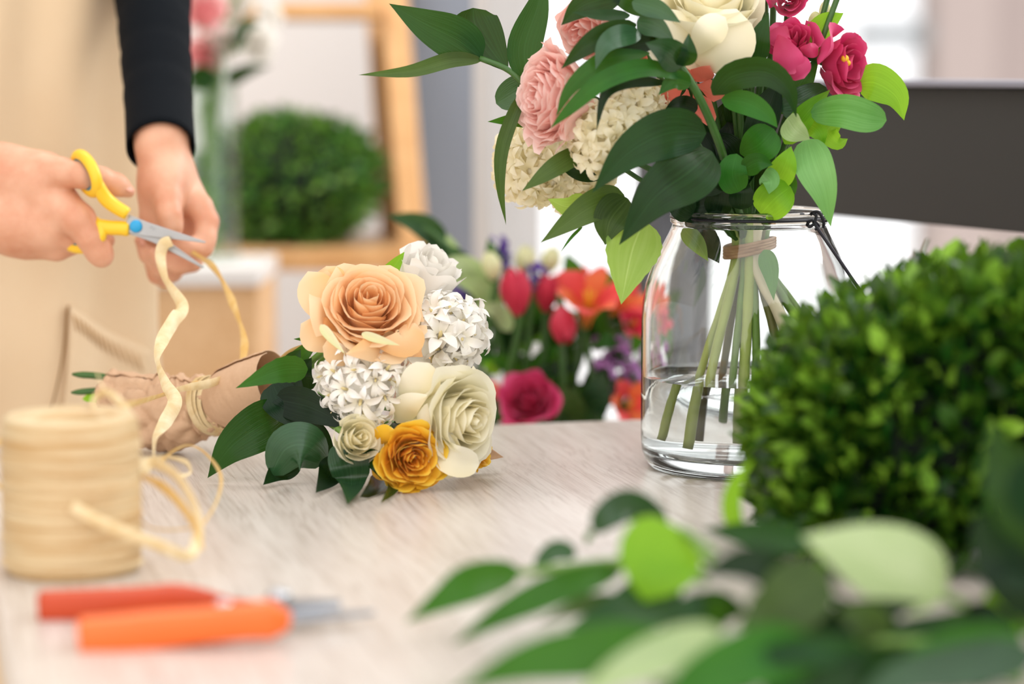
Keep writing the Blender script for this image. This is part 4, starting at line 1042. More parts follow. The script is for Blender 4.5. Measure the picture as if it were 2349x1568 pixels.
o = cluster('hyacinth', P(832, 880, 1.725), (92*mpp(1.725), 84*mpp(1.725)), (-.25, -.05, 1), 30, 50*mpp(1.725), M['p_white'], wb, 32, w=.135, label='white hyacinth below the peach rose', recurve=1.0)
bflower('rose', 1030, 958, 1.715, 'large ivory rose', rose('p_creamrose', (.72, -.02, .62), 108, 96, 34, 8, lip=.30, openness=.5, ruf=.05, dp=(1.4, .75), tip=.2, depth=.8))
for L, w_, kw in (([(940, 960, 0), (955, 900, 3), (985, 832, 4)], 90, dict(prof='tipwide', fold=-.25)), ([(950, 930, 0), (975, 1000, 4), (1030, 1080, 4.5)], 120, dict(prof='tipwide', fold=-.25)),
        ([(910, 970, 1), (935, 930, 3), (985, 905, 4.2)], 60, dict(prof='ovate', fold=-.2)), ([(985, 990, 3), (1030, 1050, 4.5), (1100, 1065, 3.5)], 70, dict(prof='tipwide', fold=.3))):
    guard(L, 1.735, w_, 'p_creamrose', **kw).build('petal', M['p_creamrose'], wb, label='ivory petal')
bflower('rose', 812, 1008, 1.70, 'small ivory rosebud', rose('p_creamrose', (.45, .30, .85), 58, 56, 18, 12, lip=.12, openness=.5, ruf=.03, dp=(1.5, .9)))
def parrot(r, seed, ax):
    def f(c):
        mb = MB(); bloom(mb, c, ax, r*mpp(1.72), r*.8*mpp(1.72), 38, r0=.10, openness=.6, lip=.14, ruf=.18, tip=.16, dp=(1.1, .75), curl=.2, seed=seed, depth=.6, drop=.35); return mb.build('double_tulip', M['p_yellow'], wb)
    return f
bflower('tulip', 938, 1046, 1.695, 'golden yellow double tulip', parrot(74, 15, (.30, -.05, .95)))
bflower('tulip', 1082, 1030, 1.745, 'golden yellow double tulip behind the ivory rose', parrot(46, 16, (.85, .05, .5)))
for L, w_, kw in (([(900, 1050, 0), (875, 1015, 2), (905, 985, 3)], 60, dict(prof='tipwide', fold=-.25)), ([(930, 1080, 0), (970, 1090, 2.5), (1008, 1065, 3)], 60, dict(prof='tipwide', fold=-.2)), ([(890, 1060, 0), (875, 1080, 2), (900, 1102, 2.5)], 46, dict(prof='ovate', fold=-.2))):
    guard(L, 1.72, w_, 'p_yellow', **kw).build('petal', M['p_yellow'], wb, label='yellow petal')
mb = MB(); leaf(mb, [P(1040, 1060, 1.76), P(1100, 1040, 1.77), P(1155, 1048, 1.775)], 46*mpp(1.76), 20, fold=.15); mb.build('paper_tip', M['kraft'], wb, solid=.0006)
WL_ = [([(652, 950, 1), (600, 975, 3), (530, 1025, 4), (476, 1096, 3.2)], 108, 'leaf', dict(fold=.12, prof='ovate', roll=-8)),
    ([(752, 1058, 4), (705, 1022, 6), (655, 1030, 6), (621, 1091, 5)], 112, 'leaf_grey', dict(fold=-.22, roll=15, prof='round')),
    ([(630, 915, 2), (715, 935, 3.5), (808, 985, 5)], 78, 'leaf_dark', dict(fold=.15)),
    ([(777, 1012, 5), (800, 1060, 6.5), (806, 1110, 7), (797, 1156, 6.6)], 88, 'leaf_grey', dict(fold=.22, prof='ovate')),
    ([(815, 1035, 5.5), (868, 1058, 6.8), (902, 1108, 7), (873, 1154, 6.6)], 44, 'leaf', dict(fold=.3, roll=[30, 0, -20], prof='lance')),
    ([(690, 1062, 4), (640, 1080, 4.4), (603, 1112, 4.2)], 52, 'leaf_dark', {}), ([(775, 1045, 4.5), (755, 1090, 5), (724, 1130, 4.8)], 62, 'leaf_dark', {}),
    ([(880, 1095, 4), (860, 1120, 5), (825, 1140, 5.5)], 48, 'leaf_dark', {}), ([(706, 846, 3), (640, 850, 5), (540, 890, 6)], 60, 'leaf_mid', dict(serr=1, prof='ovate', fold=.1)),
    ([(640, 870, 0), (660, 900, 2), (700, 950, 2.4)], 90, 'leaf_dark', {}), ([(625, 880, 1.5), (650, 930, 2.5), (680, 985, 3)], 86, 'leaf_dark', {}), ([(660, 985, 1), (720, 1010, 2), (770, 1050, 2.6)], 90, 'leaf_dark', {}),
    ([(700, 900, -1), (690, 860, 0), (715, 820, .5)], 70, 'leaf_dark', {}), ([(865, 655, -1), (898, 618, -1.5), (928, 577, -2)], 34, 'leaf_bright', dict(prof='lance', fold=.3)),
    ([(690, 860, 0), (672, 830, .5), (690, 800, .5)], 50, 'leaf', {}), ([(650, 850, -1), (690, 815, -.8), (735, 770, -1)], 38, 'leaf_mid', dict(prof='lance')), ([(720, 800, 0), (700, 780, 0), (673, 777, .3)], 10, 'leaf_mid', dict(prof='lance')),
    ([(905, 985, 2), (915, 970, 3), (912, 945, 3)], 26, 'leaf_dark', {})]
for L, w_, m_, kw in WL_: add_leaf(wb, L, 1.765, w_, m_, **kw)
for i in range(7): add_leaf(wb, [(630+4*i, 840-2*i, -1+.3*i), (665+3*i, 808+i*3, -.6+.3*i), (705+2*i, 786+6*i, -.4+.3*i)], 1.79, 12, 'leaf_straw', name='dry_bract', prof='lance')

# ================================================================ GLASS JAR, WATER AND ITS BOUQUET
JY = 1.80; jc = P(1712, 1070, JY); JX = jc.x
jar = thing('glass_jar', (JX, JY, TABLE), 'big clear glass jar with black wire bail holding the tall bouquet', 'jar')
def jz(y): return P(1712, y, JY).z
jo = [(0.066, 0.0), (0.0725, 0.0012), (0.0765, 0.006), (0.0790, 0.013), (0.0797, 0.024)] + [(0.0797, jz(730)), (0.0787, jz(690)), (0.0765, jz(650)), (0.0722, jz(612)), (0.0672, jz(580)), (0.0625, jz(552)), (0.0592, jz(532)), (0.0572, jz(518)), (0.0568, jz(513)), (0.0585, jz(508)), (0.0585, jz(502)), (0.0570, jz(499)), (0.0570, jz(494)), (0.0585, jz(490)), (0.0587, jz(484)), (0.0578, jz(480)), (0.0560, jz(479))]
th_ = 0.0028
ji = [(0.0548, jz(481)), (0.0540, jz(490)), (0.0540, jz(515)), (0.0564, jz(530)), (0.0597, jz(552)), (0.0644, jz(580)), (0.0694, jz(612)), (0.0737, jz(650)), (0.0759, jz(690)), (0.0769, jz(730)), (0.0769, 0.030+TABLE), (0.0755, 0.020+TABLE), (0.070, 0.0145+TABLE), (0.055, 0.0125+TABLE), (0.030, 0.0115+TABLE), (0.0, 0.0112+TABLE)]
def fix(L, first): return [(r, z if z > 0.5 else z+TABLE) for r, z in L]
jo = fix(jo, 0)
base_ = [(0.0, TABLE+.0035), (0.050, TABLE+.0032), (0.060, TABLE+.0010)]
mb = MB(); mb.lathe([(r, z) for r, z in base_+jo+ji], 96, (JX, JY, 0)); gj = mb.build('jar_body', M['glass'], jar)
WZ = jz(862)
mb = MB(); mb.lathe([(0.0, .0108+TABLE), (.030, .0111+TABLE), (.055, .0121+TABLE), (.0703, .0141+TABLE), (.0758, .0197+TABLE), (.0772, .030+TABLE), (.0772, WZ+.0008), (.0755, WZ), (0.0, WZ)], 96, (JX, JY, 0))
wat = mb.build('water', M['water'], None, origin=(JX, JY, TABLE+.0112)); tag(wat, 'clear water filling the lower third of the glass jar', 'water')
mb = MB(); mb.tube([Vector((JX+.0580*math.cos(t), JY+.0580*math.sin(t), jz(496.5))) for t in np.linspace(0, 2*math.pi, 64, endpoint=False)], .00115, 8, closed=True)
mb.tube([Vector((JX+.0592*math.cos(t), JY+.0592*math.sin(t), jz(497)-0.0)) for t in np.linspace(-2.4, -.55, 40)], .0008, 8)
kx = P(1870, 505, JY-.04)
kn = lambda x, y, d=0.0: P(x, y, JY-.040-d)
mb.tube(spline([kn(1858, 492), kn(1868, 486, .002), kn(1880, 488, .003), (kn(1889, 508, .003)), kn(1889, 522, .002)], 16), .00115, 8)
mb.tube(spline([kn(1850, 507, .002), kn(1856, 520, .003), kn(1868, 512, .004), kn(1872, 495, .003), kn(1863, 488, .002)], 16), .0011, 8)
mb.tube(spline([kn(1848, 517, .003), kn(1862, 505, .004), kn(1878, 518, .003), kn(1870, 527, .002)], 14), .0011, 8)
mb.build('wire_collar', M['wire'], jar)
mb = MB(); mb.tube(spline([kn(1866, 508, .003), kn(1880, 530, .006), kn(1950, 632, .012), kn(1985, 690, .012), kn(1990, 760, .012)], 24), .00125, 8); mb.build('wire_bail', M['wire'], jar)

jb = thing('jar_bouquet', (JX, JY, TABLE+.0125), 'tall twine-tied bouquet of cream, salmon and magenta flowers standing in the glass jar', 'bouquet')
TIE = Vector((JX, JY, jz(572)))
# twine
mb = MB()
for k in range(4):
    mb.tube([Vector((JX+.0006+.0185*math.cos(t), JY+.0185*math.sin(t), jz(578)+.0022*k+.0042*math.cos(t))) for t in np.linspace(0, 2*math.pi, 48, endpoint=False)], .0016, 8, closed=True)
mb.build('twine', M['twine'], jb)
# cut stems fanning out below the tie (world metres round the jar axis)
def stem_down(a0, r0, a1, r1, zb, rad, mat, bend=0.0):
    p0 = TIE+Vector((r0*math.cos(a0), r0*math.sin(a0), 0.02)); p1 = TIE+Vector((r0*math.cos(a0), r0*math.sin(a0), -0.012))
    p3 = Vector((JX+r1*math.cos(a1), JY+r1*math.sin(a1), zb)); p2 = p1.lerp(p3, .5)+Vector((bend, 0, 0))
    mb = MB(); pts = spline([p0, p1, p2, p3], 26); rr = [rad*(1+.05*math.sin(i*1.7)) for i in range(26)]
    mb.tube(pts, rr, 10); return mb.build('stem', M[mat], jb)
for q in ((2.9, .011, 3.05, .050, TABLE+.020, .0031, 'stem_pale', 0), (3.5, .010, 3.5, .040, TABLE+.016, .0036, 'stem_pale', -.002), (4.3, .010, 3.9, .022, TABLE+.030, .0028, 'stem', 0),
        (4.7, .011, 4.3, .014, TABLE+.022, .0042, 'stem_pale', 0), (5.0, .010, 4.9, .018, TABLE+.028, .0030, 'stem', .002), (1.2, .008, 1.8, .020, TABLE+.03, .0030, 'stem', 0),
        (5.3, .011, 5.6, .034, TABLE+.035, .0034, 'stem_brown', .004), (5.6, .012, 5.9, .052, TABLE+.028, .0032, 'stem_brown', .006), (5.8, .013, 6.1, .060, TABLE+.045, .0032, 'stem', .008),
        (6.1, .013, 0.2, .066, TABLE+.05, .0034, 'stem', .010), (0.4, .011, .6, .058, TABLE+.03, .0032, 'stem_brown', .006), (2.2, .010, 2.5, .030, TABLE+.02, .0030, 'stem_brown', 0)):
    stem_down(*q)
s_ = stem_down(5.1, .012, 5.45, .046, TABLE+.07, .0046, 'stem_cream', .006); s_['label'] = 'peeled cream stem'
for L, w_, m_, kw in (([(1590, 525, 2), (1625, 560, 2), (1650, 605, 1.5)], 60, 'leaf_dark', {}), ([(1752, 575, 2), (1768, 620, 2.4), (1775, 690, 2.6)], 46, 'leaf_stripe', dict(roll=25)), ([(1570, 525, 2), (1600, 560, 2.5), (1625, 600, 2.5)], 40, 'leaf_rose', {})):
    add_leaf(jb, L, JY, w_, m_, name='leaf', **kw)
# stalks above the tie
def stalk(L, r=.0024, mat='stem_dark', parent=None):
    mb = MB(); mb.tube(spline([P(x, y, JY-(q[0] if q else 0)/100) for x, y, *q in L]+[TIE], 24), r, 8); return mb.build('stem', M[mat], parent or jb)
for L, r in (([(1652, -60, 2), (1662, 80, 2.5), (1672, 140, 2.5), (1690, 300, 1.5)], .0022), ([(1672, -60, 1), (1682, 60, 1), (1690, 160, 1), (1698, 300, 1)], .0022), ([(1690, -70, 2.5), (1692, 90, 2.5), (1698, 260, 2)], .0026), ([(1708, -60, 0), (1712, 100, 0), (1712, 280, 0)], .0026),
        ([(1728, -60, 2), (1730, 60, 2), (1722, 280, 1.5)], .0022), ([(1752, -60, 1), (1755, 60, 1), (1745, 180, 1), (1728, 330, .5)], .0026), ([(1775, -60, 0), (1770, 100, 0), (1745, 300, 0)], .0024), ([(1930, -30, 3), (1890, 80, 3), (1850, 200, 2.5), (1790, 360, 2)], .0022),
        ([(1905, -30, 2), (1880, 60, 2), (1850, 130, 2), (1780, 340, 1.5)], .0022)):
    stalk(L, r)
br = stalk([(1462, -30, 8), (1497, 60, 8.5), (1545, 130, 8.5), (1600, 215, 8), (1650, 330, 6.5), (1685, 450, 3.5)], .0031, 'stem_dark')
for L, r in (([(1100, 133, 3), (1165, 160, 3), (1215, 205, 3), (1330, 300, 2), (1560, 430, 2)], .0022), ([(1215, 205, 3), (1300, 280, 2.5), (1450, 400, 2.5), (1600, 480, 2)], .0018), ([(1545, 260, 5), (1600, 330, 5), (1670, 470, 3)], .0024)):
    stalk(L, r)
def jflower(px, py, dcm, fn, label, name, ax):
    c = P(px, py, JY-dcm/100); o = fn(c); A = frame(ax)[2]; mb = MB()
    mb.tube(spline([c-A*.006, c-A*.035, (c-A*.06).lerp(TIE, .5), TIE+Vector((0, 0, .03)), TIE], 18), .0024, 7); mb.build('stem', M['stem_dark'], o); o['label'] = label; return o
def jb_bloom(mat, ax, r, h, n, seed, name='rose', **kw):
    def f(c):
        mb = MB(); bloom(mb, c, ax, r*mpp(JY), h*mpp(JY), n, seed=seed, **kw); return mb.build(name, M[mat], jb)
    return f
jflower(1282, 228, 6, jb_bloom('p_pink', (-.86, .06, .50), 104, 74, 58, 51, 'garden_rose', lip=.12, openness=.5, ruf=.10, dp=(.9, .6), tip=.05, depth=.9, drop=.45), 'salmon pink garden rose facing left', 'rose', (-.86, .06, .5))
for L, w_ in (([(1320, 270, 7), (1345, 255, 7.5), (1338, 215, 7.5)], 40), ([(1300, 250, 8), (1312, 285, 8.5), (1286, 320, 8.5)], 44)):
    guard(L, JY, w_, None, prof='tipwide', fold=-.2).build('petal', M['p_pink'], jb, label='salmon pink petal')
jflower(1352, 62, 4, jb_bloom('p_pink', (-.5, -.25, .65), 66, 64, 34, 52, 'garden_rose', lip=.1, openness=.5, ruf=.1, dp=(.9, .7), depth=.9), 'salmon pink garden rose under the glossy leaves', 'rose', (-.5, -.2, .6))
jflower(1425, 130, 3, jb_bloom('p_coral', (-.2, -.1, .9), 60, 50, 20, 53, 'garden_rose', lip=.2, ruf=.1), 'coral garden rose hidden among leaves', 'rose', (-.2, 0, .8))
def coralbell(c):
    mb = MB(); X, Y_, A = frame((.05, -.40, .90)); r = 84*mpp(JY)
    for k in range(6):
        def prof(v): return r*(.15+.8*v**1.3), r*(-.3+1.0*v-.3*v*v)
        petal(mb, c, X, Y_, A, k*1.047+.3, .55, prof, tip=.42, tipp=1.6, curl=.1, ruf=.06*r, lay=.3+.5*(k % 2), seed=k)
    return mb.build('alstroemeria', M['p_coral'], jb)
jflower(1586, 205, 4.5, coralbell, 'coral drooping bloom', 'alstroemeria', (.1, -.65, .6))
jflower(1630, 58, 3, jb_bloom('p_creamrose', (.02, .75, .5), 108, 118, 22, 54, 'rose', lip=.22, openness=.45, ruf=.04, dp=(1.4, .9), depth=.95, drop=.25), 'large cream rose', 'rose', (0, .8, .4))
for L, w_ in (([(1640, 135, 4), (1560, 110, 6), (1535, 20, 6)], 130), ([(1590, 140, 5), (1650, 110, 7), (1690, 20, 6.5)], 140), ([(1590, 130, 6), (1620, 80, 8), (1665, 40, 8)], 70)):
    guard(L, JY, w_, None, prof='tipwide', fold=-.25).build('petal', M['p_creamrose'], jb, label='cream petal')
cluster('hyacinth', P(1388, 318, JY-.075), (70*mpp(JY), 66*mpp(JY)), (-.35, -.2, 1), 30, 46*mpp(JY), M['p_cream'], jb, 61, w=.18, recurve=1.1, hearts=False, label='cream hyacinth head in front')
cluster('hyacinth', P(1455, 248, JY-.055), (62*mpp(JY), 54*mpp(JY)), (.25, .2, 1), 26, 44*mpp(JY), M['p_cream'], jb, 62, w=.18, recurve=1.1, hearts=False, label='cream hyacinth head below the coral bloom')
cluster('hyacinth', P(1225, 372, JY+.02), (92*mpp(JY), 66*mpp(JY)), (-.5, .1, .9), 38, 46*mpp(JY), M['p_cream'], jb, 63, w=.18, recurve=1.1, hearts=False, label='cream hyacinth head at the left edge')
cluster('hyacinth', P(1330, 410, JY+.02), (76*mpp(JY), 44*mpp(JY)), (.2, .0, .9), 26, 42*mpp(JY), M['p_cream'], jb, 64, w=.18, recurve=1.1, hearts=False, label='cream hyacinth head under the dark leaf')
jflower(1822, 112, 3, jb_bloom('p_magenta', (-.1, .55, .7), 52, 66, 14, 71, 'lisianthus', lip=.28, openness=.5, ruf=.16, dp=(1.2, .8), depth=1.0, drop=.3), 'magenta lisianthus beside the stalks', 'lisianthus', (-.1, .8, .3))
for L, w_ in (([(1835, 110, 5), (1860, 115, 5.5), (1878, 108, 5)], 34), ([(1805, 60, 4.5), (1790, 85, 5), (1780, 110, 5)], 56), ([(1800, 120, 5.5), (1825, 150, 6), (1845, 180, 6)], 60), ([(1785, 80, 5.4), (1805, 130, 6), (1822, 170, 6)], 66)):
    guard(L, JY, w_, None, prof='tipwide', fold=-.2, wave=.15).build('petal', M['p_magenta'], jb, label='magenta petal')
o = jflower(1922, 148, 4, jb_bloom('p_magenta', (.80, -.02, .60), 76, 50, 15, 72, 'lisianthus', r0=.3, lip=.28, openness=.55, ruf=.14, dp=(1.2, .7), depth=.9, drop=.35), 'open magenta lisianthus with yellow heart facing right', 'lisianthus', (.8, 0, .6))
mb = MB(); c = P(1938, 135, JY-.055); sphere(mb, c, .0030, 8, 10); sphere(mb, c+Vector((.0022, 0, -.003)), .0022, 8, 10); mb.build('stamen', M['anther'], o)
jflower(1808, -2, 2, jb_bloom('p_magenta', (0, .1, .8), 44, 44, 14, 73, 'lisianthus', lip=.2, ruf=.15), 'magenta lisianthus at the top edge', 'lisianthus', (0, .6, .4))
for (x, y, s) in ((1870, 60, 44), (1893, 30, 36), (1700, -10, 30), (1760, -20, 30)):
    c = P(x, y, JY-.01); A = Vector((.1, 0, 1)).normalized(); mb = MB(); sphere(mb, c, s*mpp(JY)*.40, 10, 14, (1, 1, 1.9)); mb.build('bud', M['p_bud'], jb)
# leaves, each read off the photo: spine from base to tip (px, px, cm nearer than the jar axis)
JL = [([(1105, 135, 3), (1050, 92, 3.5), (975, 55, 4), (892, 8, 4)], 98, 'leaf', dict(fold=.1, prof='ovate')), ([(1164, 162, 3), (1122, 108, 2.5), (1090, 55, 2), (1085, 18, 2)], 104, 'leaf', dict(fold=.2, prof='tipwide', roll=15)),
    ([(1106, 137, 3), (1035, 138, 4), (940, 164, 5), (822, 172, 5)], 34, 'leaf_olive', dict(prof='lance', fold=.3, roll=10)), ([(1212, 186, 3), (1203, 110, 3), (1232, 20, 3), (1252, -60, 3)], 76, 'leaf', dict(prof='ovate')),
    ([(1230, 190, 1), (1185, 212, 1), (1138, 238, .5)], 74, 'leaf_grey', dict(prof='round')), ([(1207, 203, 4), (1178, 262, 5), (1151, 345, 5.5), (1148, 430, 5.5), (1161, 516, 5)], 30, 'leaf_olive', dict(prof='lance', fold=.25)),
    ([(1225, 278, 3), (1180, 275, 4), (1118, 279, 5)], 30, 'leaf_mid', dict(prof='ovate', fold=.2)),
    ([(1425, -10, 7), (1340, 12, 8), (1287, 58, 8)], 58, 'leaf', {}), ([(1445, 35, 8.5), (1375, 36, 9.5), (1313, 28, 9.5)], 28, 'leaf', dict(roll=35)), ([(1450, 5, 9), (1510, 22, 10), (1562, 52, 10.5)], 42, 'leaf_grey', {}),
    ([(1462, 50, 9), (1505, 62, 10), (1548, 95, 10.5)], 48, 'leaf_grey', {}), ([(1460, 56, 9), (1385, 80, 10.5), (1330, 118, 11), (1287, 158, 10.5)], 46, 'leaf', dict(prof='ovate')), ([(1470, 75, 9), (1420, 85, 11), (1385, 110, 12), (1366, 160, 12)], 50, 'leaf_grey', dict(roll=20)),
    ([(1490, 122, 9), (1388, 138, 11), (1312, 200, 12), (1275, 268, 12)], 38, 'leaf_mid', dict(prof='lance', roll=20)), ([(1568, 178, 9), (1483, 156, 11), (1388, 184, 12.5), (1310, 248, 13), (1262, 295, 12.5)], 42, 'leaf_mid', dict(prof='lance', roll=18)),
    ([(1530, 190, 9), (1440, 188, 11), (1388, 218, 12), (1368, 300, 12)], 26, 'leaf_dark', dict(prof='lance')), ([(1566, 152, 9.5), (1530, 118, 11), (1480, 98, 11.5)], 66, 'leaf_grey', dict(fold=.2)), ([(1566, 152, 9.5), (1578, 120, 10.5), (1580, 76, 10)], 44, 'leaf', dict(roll=30)),
    ([(1520, 90, 8), (1440, 105, 9.5), (1370, 140, 10)], 40, 'leaf_dark', {}), ([(1480, 160, 8), (1400, 160, 9), (1330, 205, 10)], 44, 'leaf_dark', {}),
    ([(1585, 190, 9), (1545, 185, 9.5), (1510, 218, 10)], 40, 'leaf_mid', {}), ([(1620, 305, 9), (1535, 305, 11), (1440, 352, 12), (1358, 442, 12)], 104, 'leaf', dict(prof='ovate', fold=.1)), ([(1634, 348, 8.5), (1580, 395, 11), (1500, 455, 12.5), (1420, 562, 12)], 124, 'leaf', dict(prof='ovate', fold=.1, roll=5)),
    ([(1672, 400, 6), (1600, 412, 7), (1540, 455, 7)], 84, 'leaf_dark', {}), ([(1345, 340, 6), (1268, 388, 8), (1197, 438, 8)], 46, 'leaf_olive', dict(prof='ovate', roll=20)), ([(1392, 382, 4), (1335, 390, 5), (1282, 382, 5)], 54, 'leaf_dark', {}),
    ([(1432, 448, 6), (1350, 478, 8), (1240, 556, 8.5)], 70, 'leaf_olive', dict(prof='ovate')), ([(1350, 458, 3), (1305, 474, 4), (1256, 456, 4.5)], 50, 'leaf_rose', dict(serr=1)), ([(1440, 455, 7), (1400, 505, 8), (1388, 562, 8)], 84, 'leaf_olive', {}),
    ([(1478, 505, 7), (1455, 560, 8), (1440, 620, 8.5), (1425, 698, 8.5)], 124, 'leaf_rose', dict(prof='ovate', serr=1, fold=.1)), ([(1335, 520, 7), (1310, 545, 7.5), (1286, 578, 7.5)], 5, 'leaf_mid', dict(prof='lance')),
    ([(1636, 218, 8), (1680, 175, 9), (1755, 165, 9.5), (1808, 205, 9.5), (1827, 270, 9)], 66, 'leaf', dict(prof='ovate', roll=[30, 15, 0, -15])), ([(1655, 228, 7), (1712, 236, 8), (1758, 262, 8.5), (1784, 293, 8.5)], 50, 'leaf_mid', dict(fold=.2)),
    ([(1738, 142, 5), (1742, 90, 5.5), (1764, 28, 5.5)], 50, 'leaf', {}), ([(1700, 160, 5), (1690, 100, 5), (1685, 40, 5)], 44, 'leaf', {}), ([(1640, 165, 5), (1680, 145, 6), (1720, 160, 6)], 40, 'leaf_dark', {}),
    ([(1970, 192, 3), (2008, 190, 4), (2056, 222, 4.5), (2074, 276, 4.5)], 84, 'leaf_bright', dict(prof='ovate', roll=-12, fold=.15)), ([(1858, 262, 5), (1930, 254, 7), (1990, 268, 7.5), (2034, 276, 7)], 74, 'leaf_stripe', dict(prof='round', fold=.1)),
    ([(1925, 278, 4), (1898, 300, 4.5), (1922, 328, 5), (1945, 318, 4.5)], 44, 'leaf_bright', dict(fold=.3)), ([(1850, 318, 5), (1866, 375, 7), (1890, 440, 7.5), (1906, 520, 7)], 84, 'leaf_stripe', dict(prof='ovate', fold=.12)),
    ([(1805, 272, 6), (1825, 300, 7.5), (1858, 320, 7)], 58, 'leaf_pale', dict(roll=20)), ([(1698, 352, 5), (1740, 332, 6.5), (1775, 295, 6.5)], 84, 'leaf_mid', dict(prof='tipwide', roll=10)), ([(1695, 440, 6), (1680, 400, 7), (1690, 352, 7)], 66, 'leaf_mid', dict(prof='round')),
    ([(1705, 390, 7), (1740, 372, 8), (1773, 378, 8)], 44, 'leaf_mid', dict(fold=.3)), ([(1776, 425, 5), (1800, 380, 7), (1815, 335, 7)], 60, 'leaf_bright', dict(fold=.2)), ([(1745, 490, 5), (1778, 455, 6.5), (1814, 428, 6)], 84, 'leaf_bright', dict(prof='round')),
    ([(1750, 400, 6), (1768, 415, 7), (1764, 445, 7)], 44, 'leaf_stripe', dict(fold=.3)), ([(1848, 282, 4), (1876, 300, 5), (1890, 336, 5)], 46, 'leaf_bright', dict(serr=1)), ([(1800, 330, 4), (1850, 260, 5), (1905, 205, 5)], 50, 'leaf_bright', {}),
    ([(1790, 260, 3), (1830, 200, 3.5), (1880, 130, 3)], 66, 'leaf_mid', {}), ([(1850, 130, 3), (1890, 60, 3), (1935, 30, 3)], 60, 'leaf_bright', {}), ([(1790, 250, 4), (1845, 235, 4.5), (1895, 200, 4)], 74, 'leaf_grey', dict(prof='round')),
    ([(1830, 300, 3), (1890, 270, 3.5), (1960, 240, 3)], 40, 'leaf_bright', {}), ([(1720, 350, 4), (1760, 250, 4), (1790, 180, 4)], 70, 'leaf_dark', {}), ([(1550, 480, 3), (1620, 470, 4), (1690, 450, 4.5)], 70, 'leaf_dark', {}),
    ([(1640, 495, 4), (1650, 450, 5), (1640, 400, 5)], 60, 'leaf_dark', {}), ([(1590, 490, 4), (1560, 470, 4.5), (1540, 440, 4)], 60, 'leaf_dark', {}), ([(1700, 480, 5), (1700, 440, 5.5), (1690, 400, 5)], 54, 'leaf_dark', {}),
    ([(1812, 400, 5), (1818, 430, 5.5), (1812, 470, 5.5)], 20, 'leaf_mid', {}), ([(1500, 20, 6), (1440, 0, 7), (1380, -30, 7)], 50, 'leaf', {}), ([(1600, 250, 6), (1560, 240, 7), (1520, 260, 7)], 40, 'leaf_dark', {}),
    ([(1540, 300, 5), (1560, 270, 5.5), (1590, 265, 5.5)], 44, 'leaf_dark', {})]
for L, w_, m_, kw in JL: add_leaf(jb, L, JY, w_, m_, **kw)
rnd = random.Random(12)
for i in range(30):
    x = rnd.uniform(1560, 1770); y = rnd.uniform(200, 500); an = rnd.uniform(-.9, .9); L = rnd.uniform(80, 130); dd = rnd.uniform(-5, 2.5)
    add_leaf(jb, [(x*.6+1695*.4, y+50, dd), (x+math.sin(an)*L*.5, y-math.cos(an)*L*.4, dd+.4), (x+math.sin(an)*L, y-math.cos(an)*L*.8, dd+.2)], JY, rnd.uniform(50, 76), 'leaf_dark', nv=8, nu=4)

# ================================================================ CLIPPED BOXWOOD BLOCK (right foreground)
hx0 = T(1765, 1300); HX, HYc = 0.34, 1.475
HB0 = Vector((P(1798, 1000, 1.40).x, 1.39, TABLE)); HD = (0.26, 0.165, 0.172)
hc = HB0+Vector((HD[0]/2, HD[1]/2, 0))
hedge = thing('boxwood_block', (hc.x, hc.y, TABLE), 'dense clipped block of boxwood on the table in front of the jar', 'topiary')
def boxfn(rnd):
    while True:
        p = Vector((rnd.uniform(-1, 1), rnd.uniform(-1, 1), rnd.uniform(-1, 1)))
        f = rnd.random()
        if f < .40: p.y = -1
        elif f < .62: p.z = 1
        elif f < .84: p.x = -1
        elif f < .92: p.x = 1
        else: p.y = 1
        n = Vector([math.copysign(abs(c)**6, c) for c in p]).normalized()
        k = (abs(p.x)**5+abs(p.y)**5+abs(p.z)**5)**(1/5)
        q = p/k
        # the top slopes down towards the left end
        z = (q.z*.5+.5)*HD[2]; u = q.x*.5+.5
        z *= 0.70+0.30*min(1, u/0.42)**.8
        return Vector((hc.x+q.x*HD[0]/2, hc.y+q.y*HD[1]/2, TABLE+0.002+z)), n
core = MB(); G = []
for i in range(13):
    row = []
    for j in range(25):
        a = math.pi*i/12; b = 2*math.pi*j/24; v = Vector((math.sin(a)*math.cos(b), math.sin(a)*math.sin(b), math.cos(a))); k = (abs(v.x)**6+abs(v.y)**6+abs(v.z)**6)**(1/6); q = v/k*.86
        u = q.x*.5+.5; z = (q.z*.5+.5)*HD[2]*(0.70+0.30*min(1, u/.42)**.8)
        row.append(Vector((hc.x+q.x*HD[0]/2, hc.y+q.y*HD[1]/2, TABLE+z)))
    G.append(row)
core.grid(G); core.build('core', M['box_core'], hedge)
leafball('foliage', M['box_leaf'], None, hc, boxfn, 4600, 0.0168, hedge, 17, .5, .58)

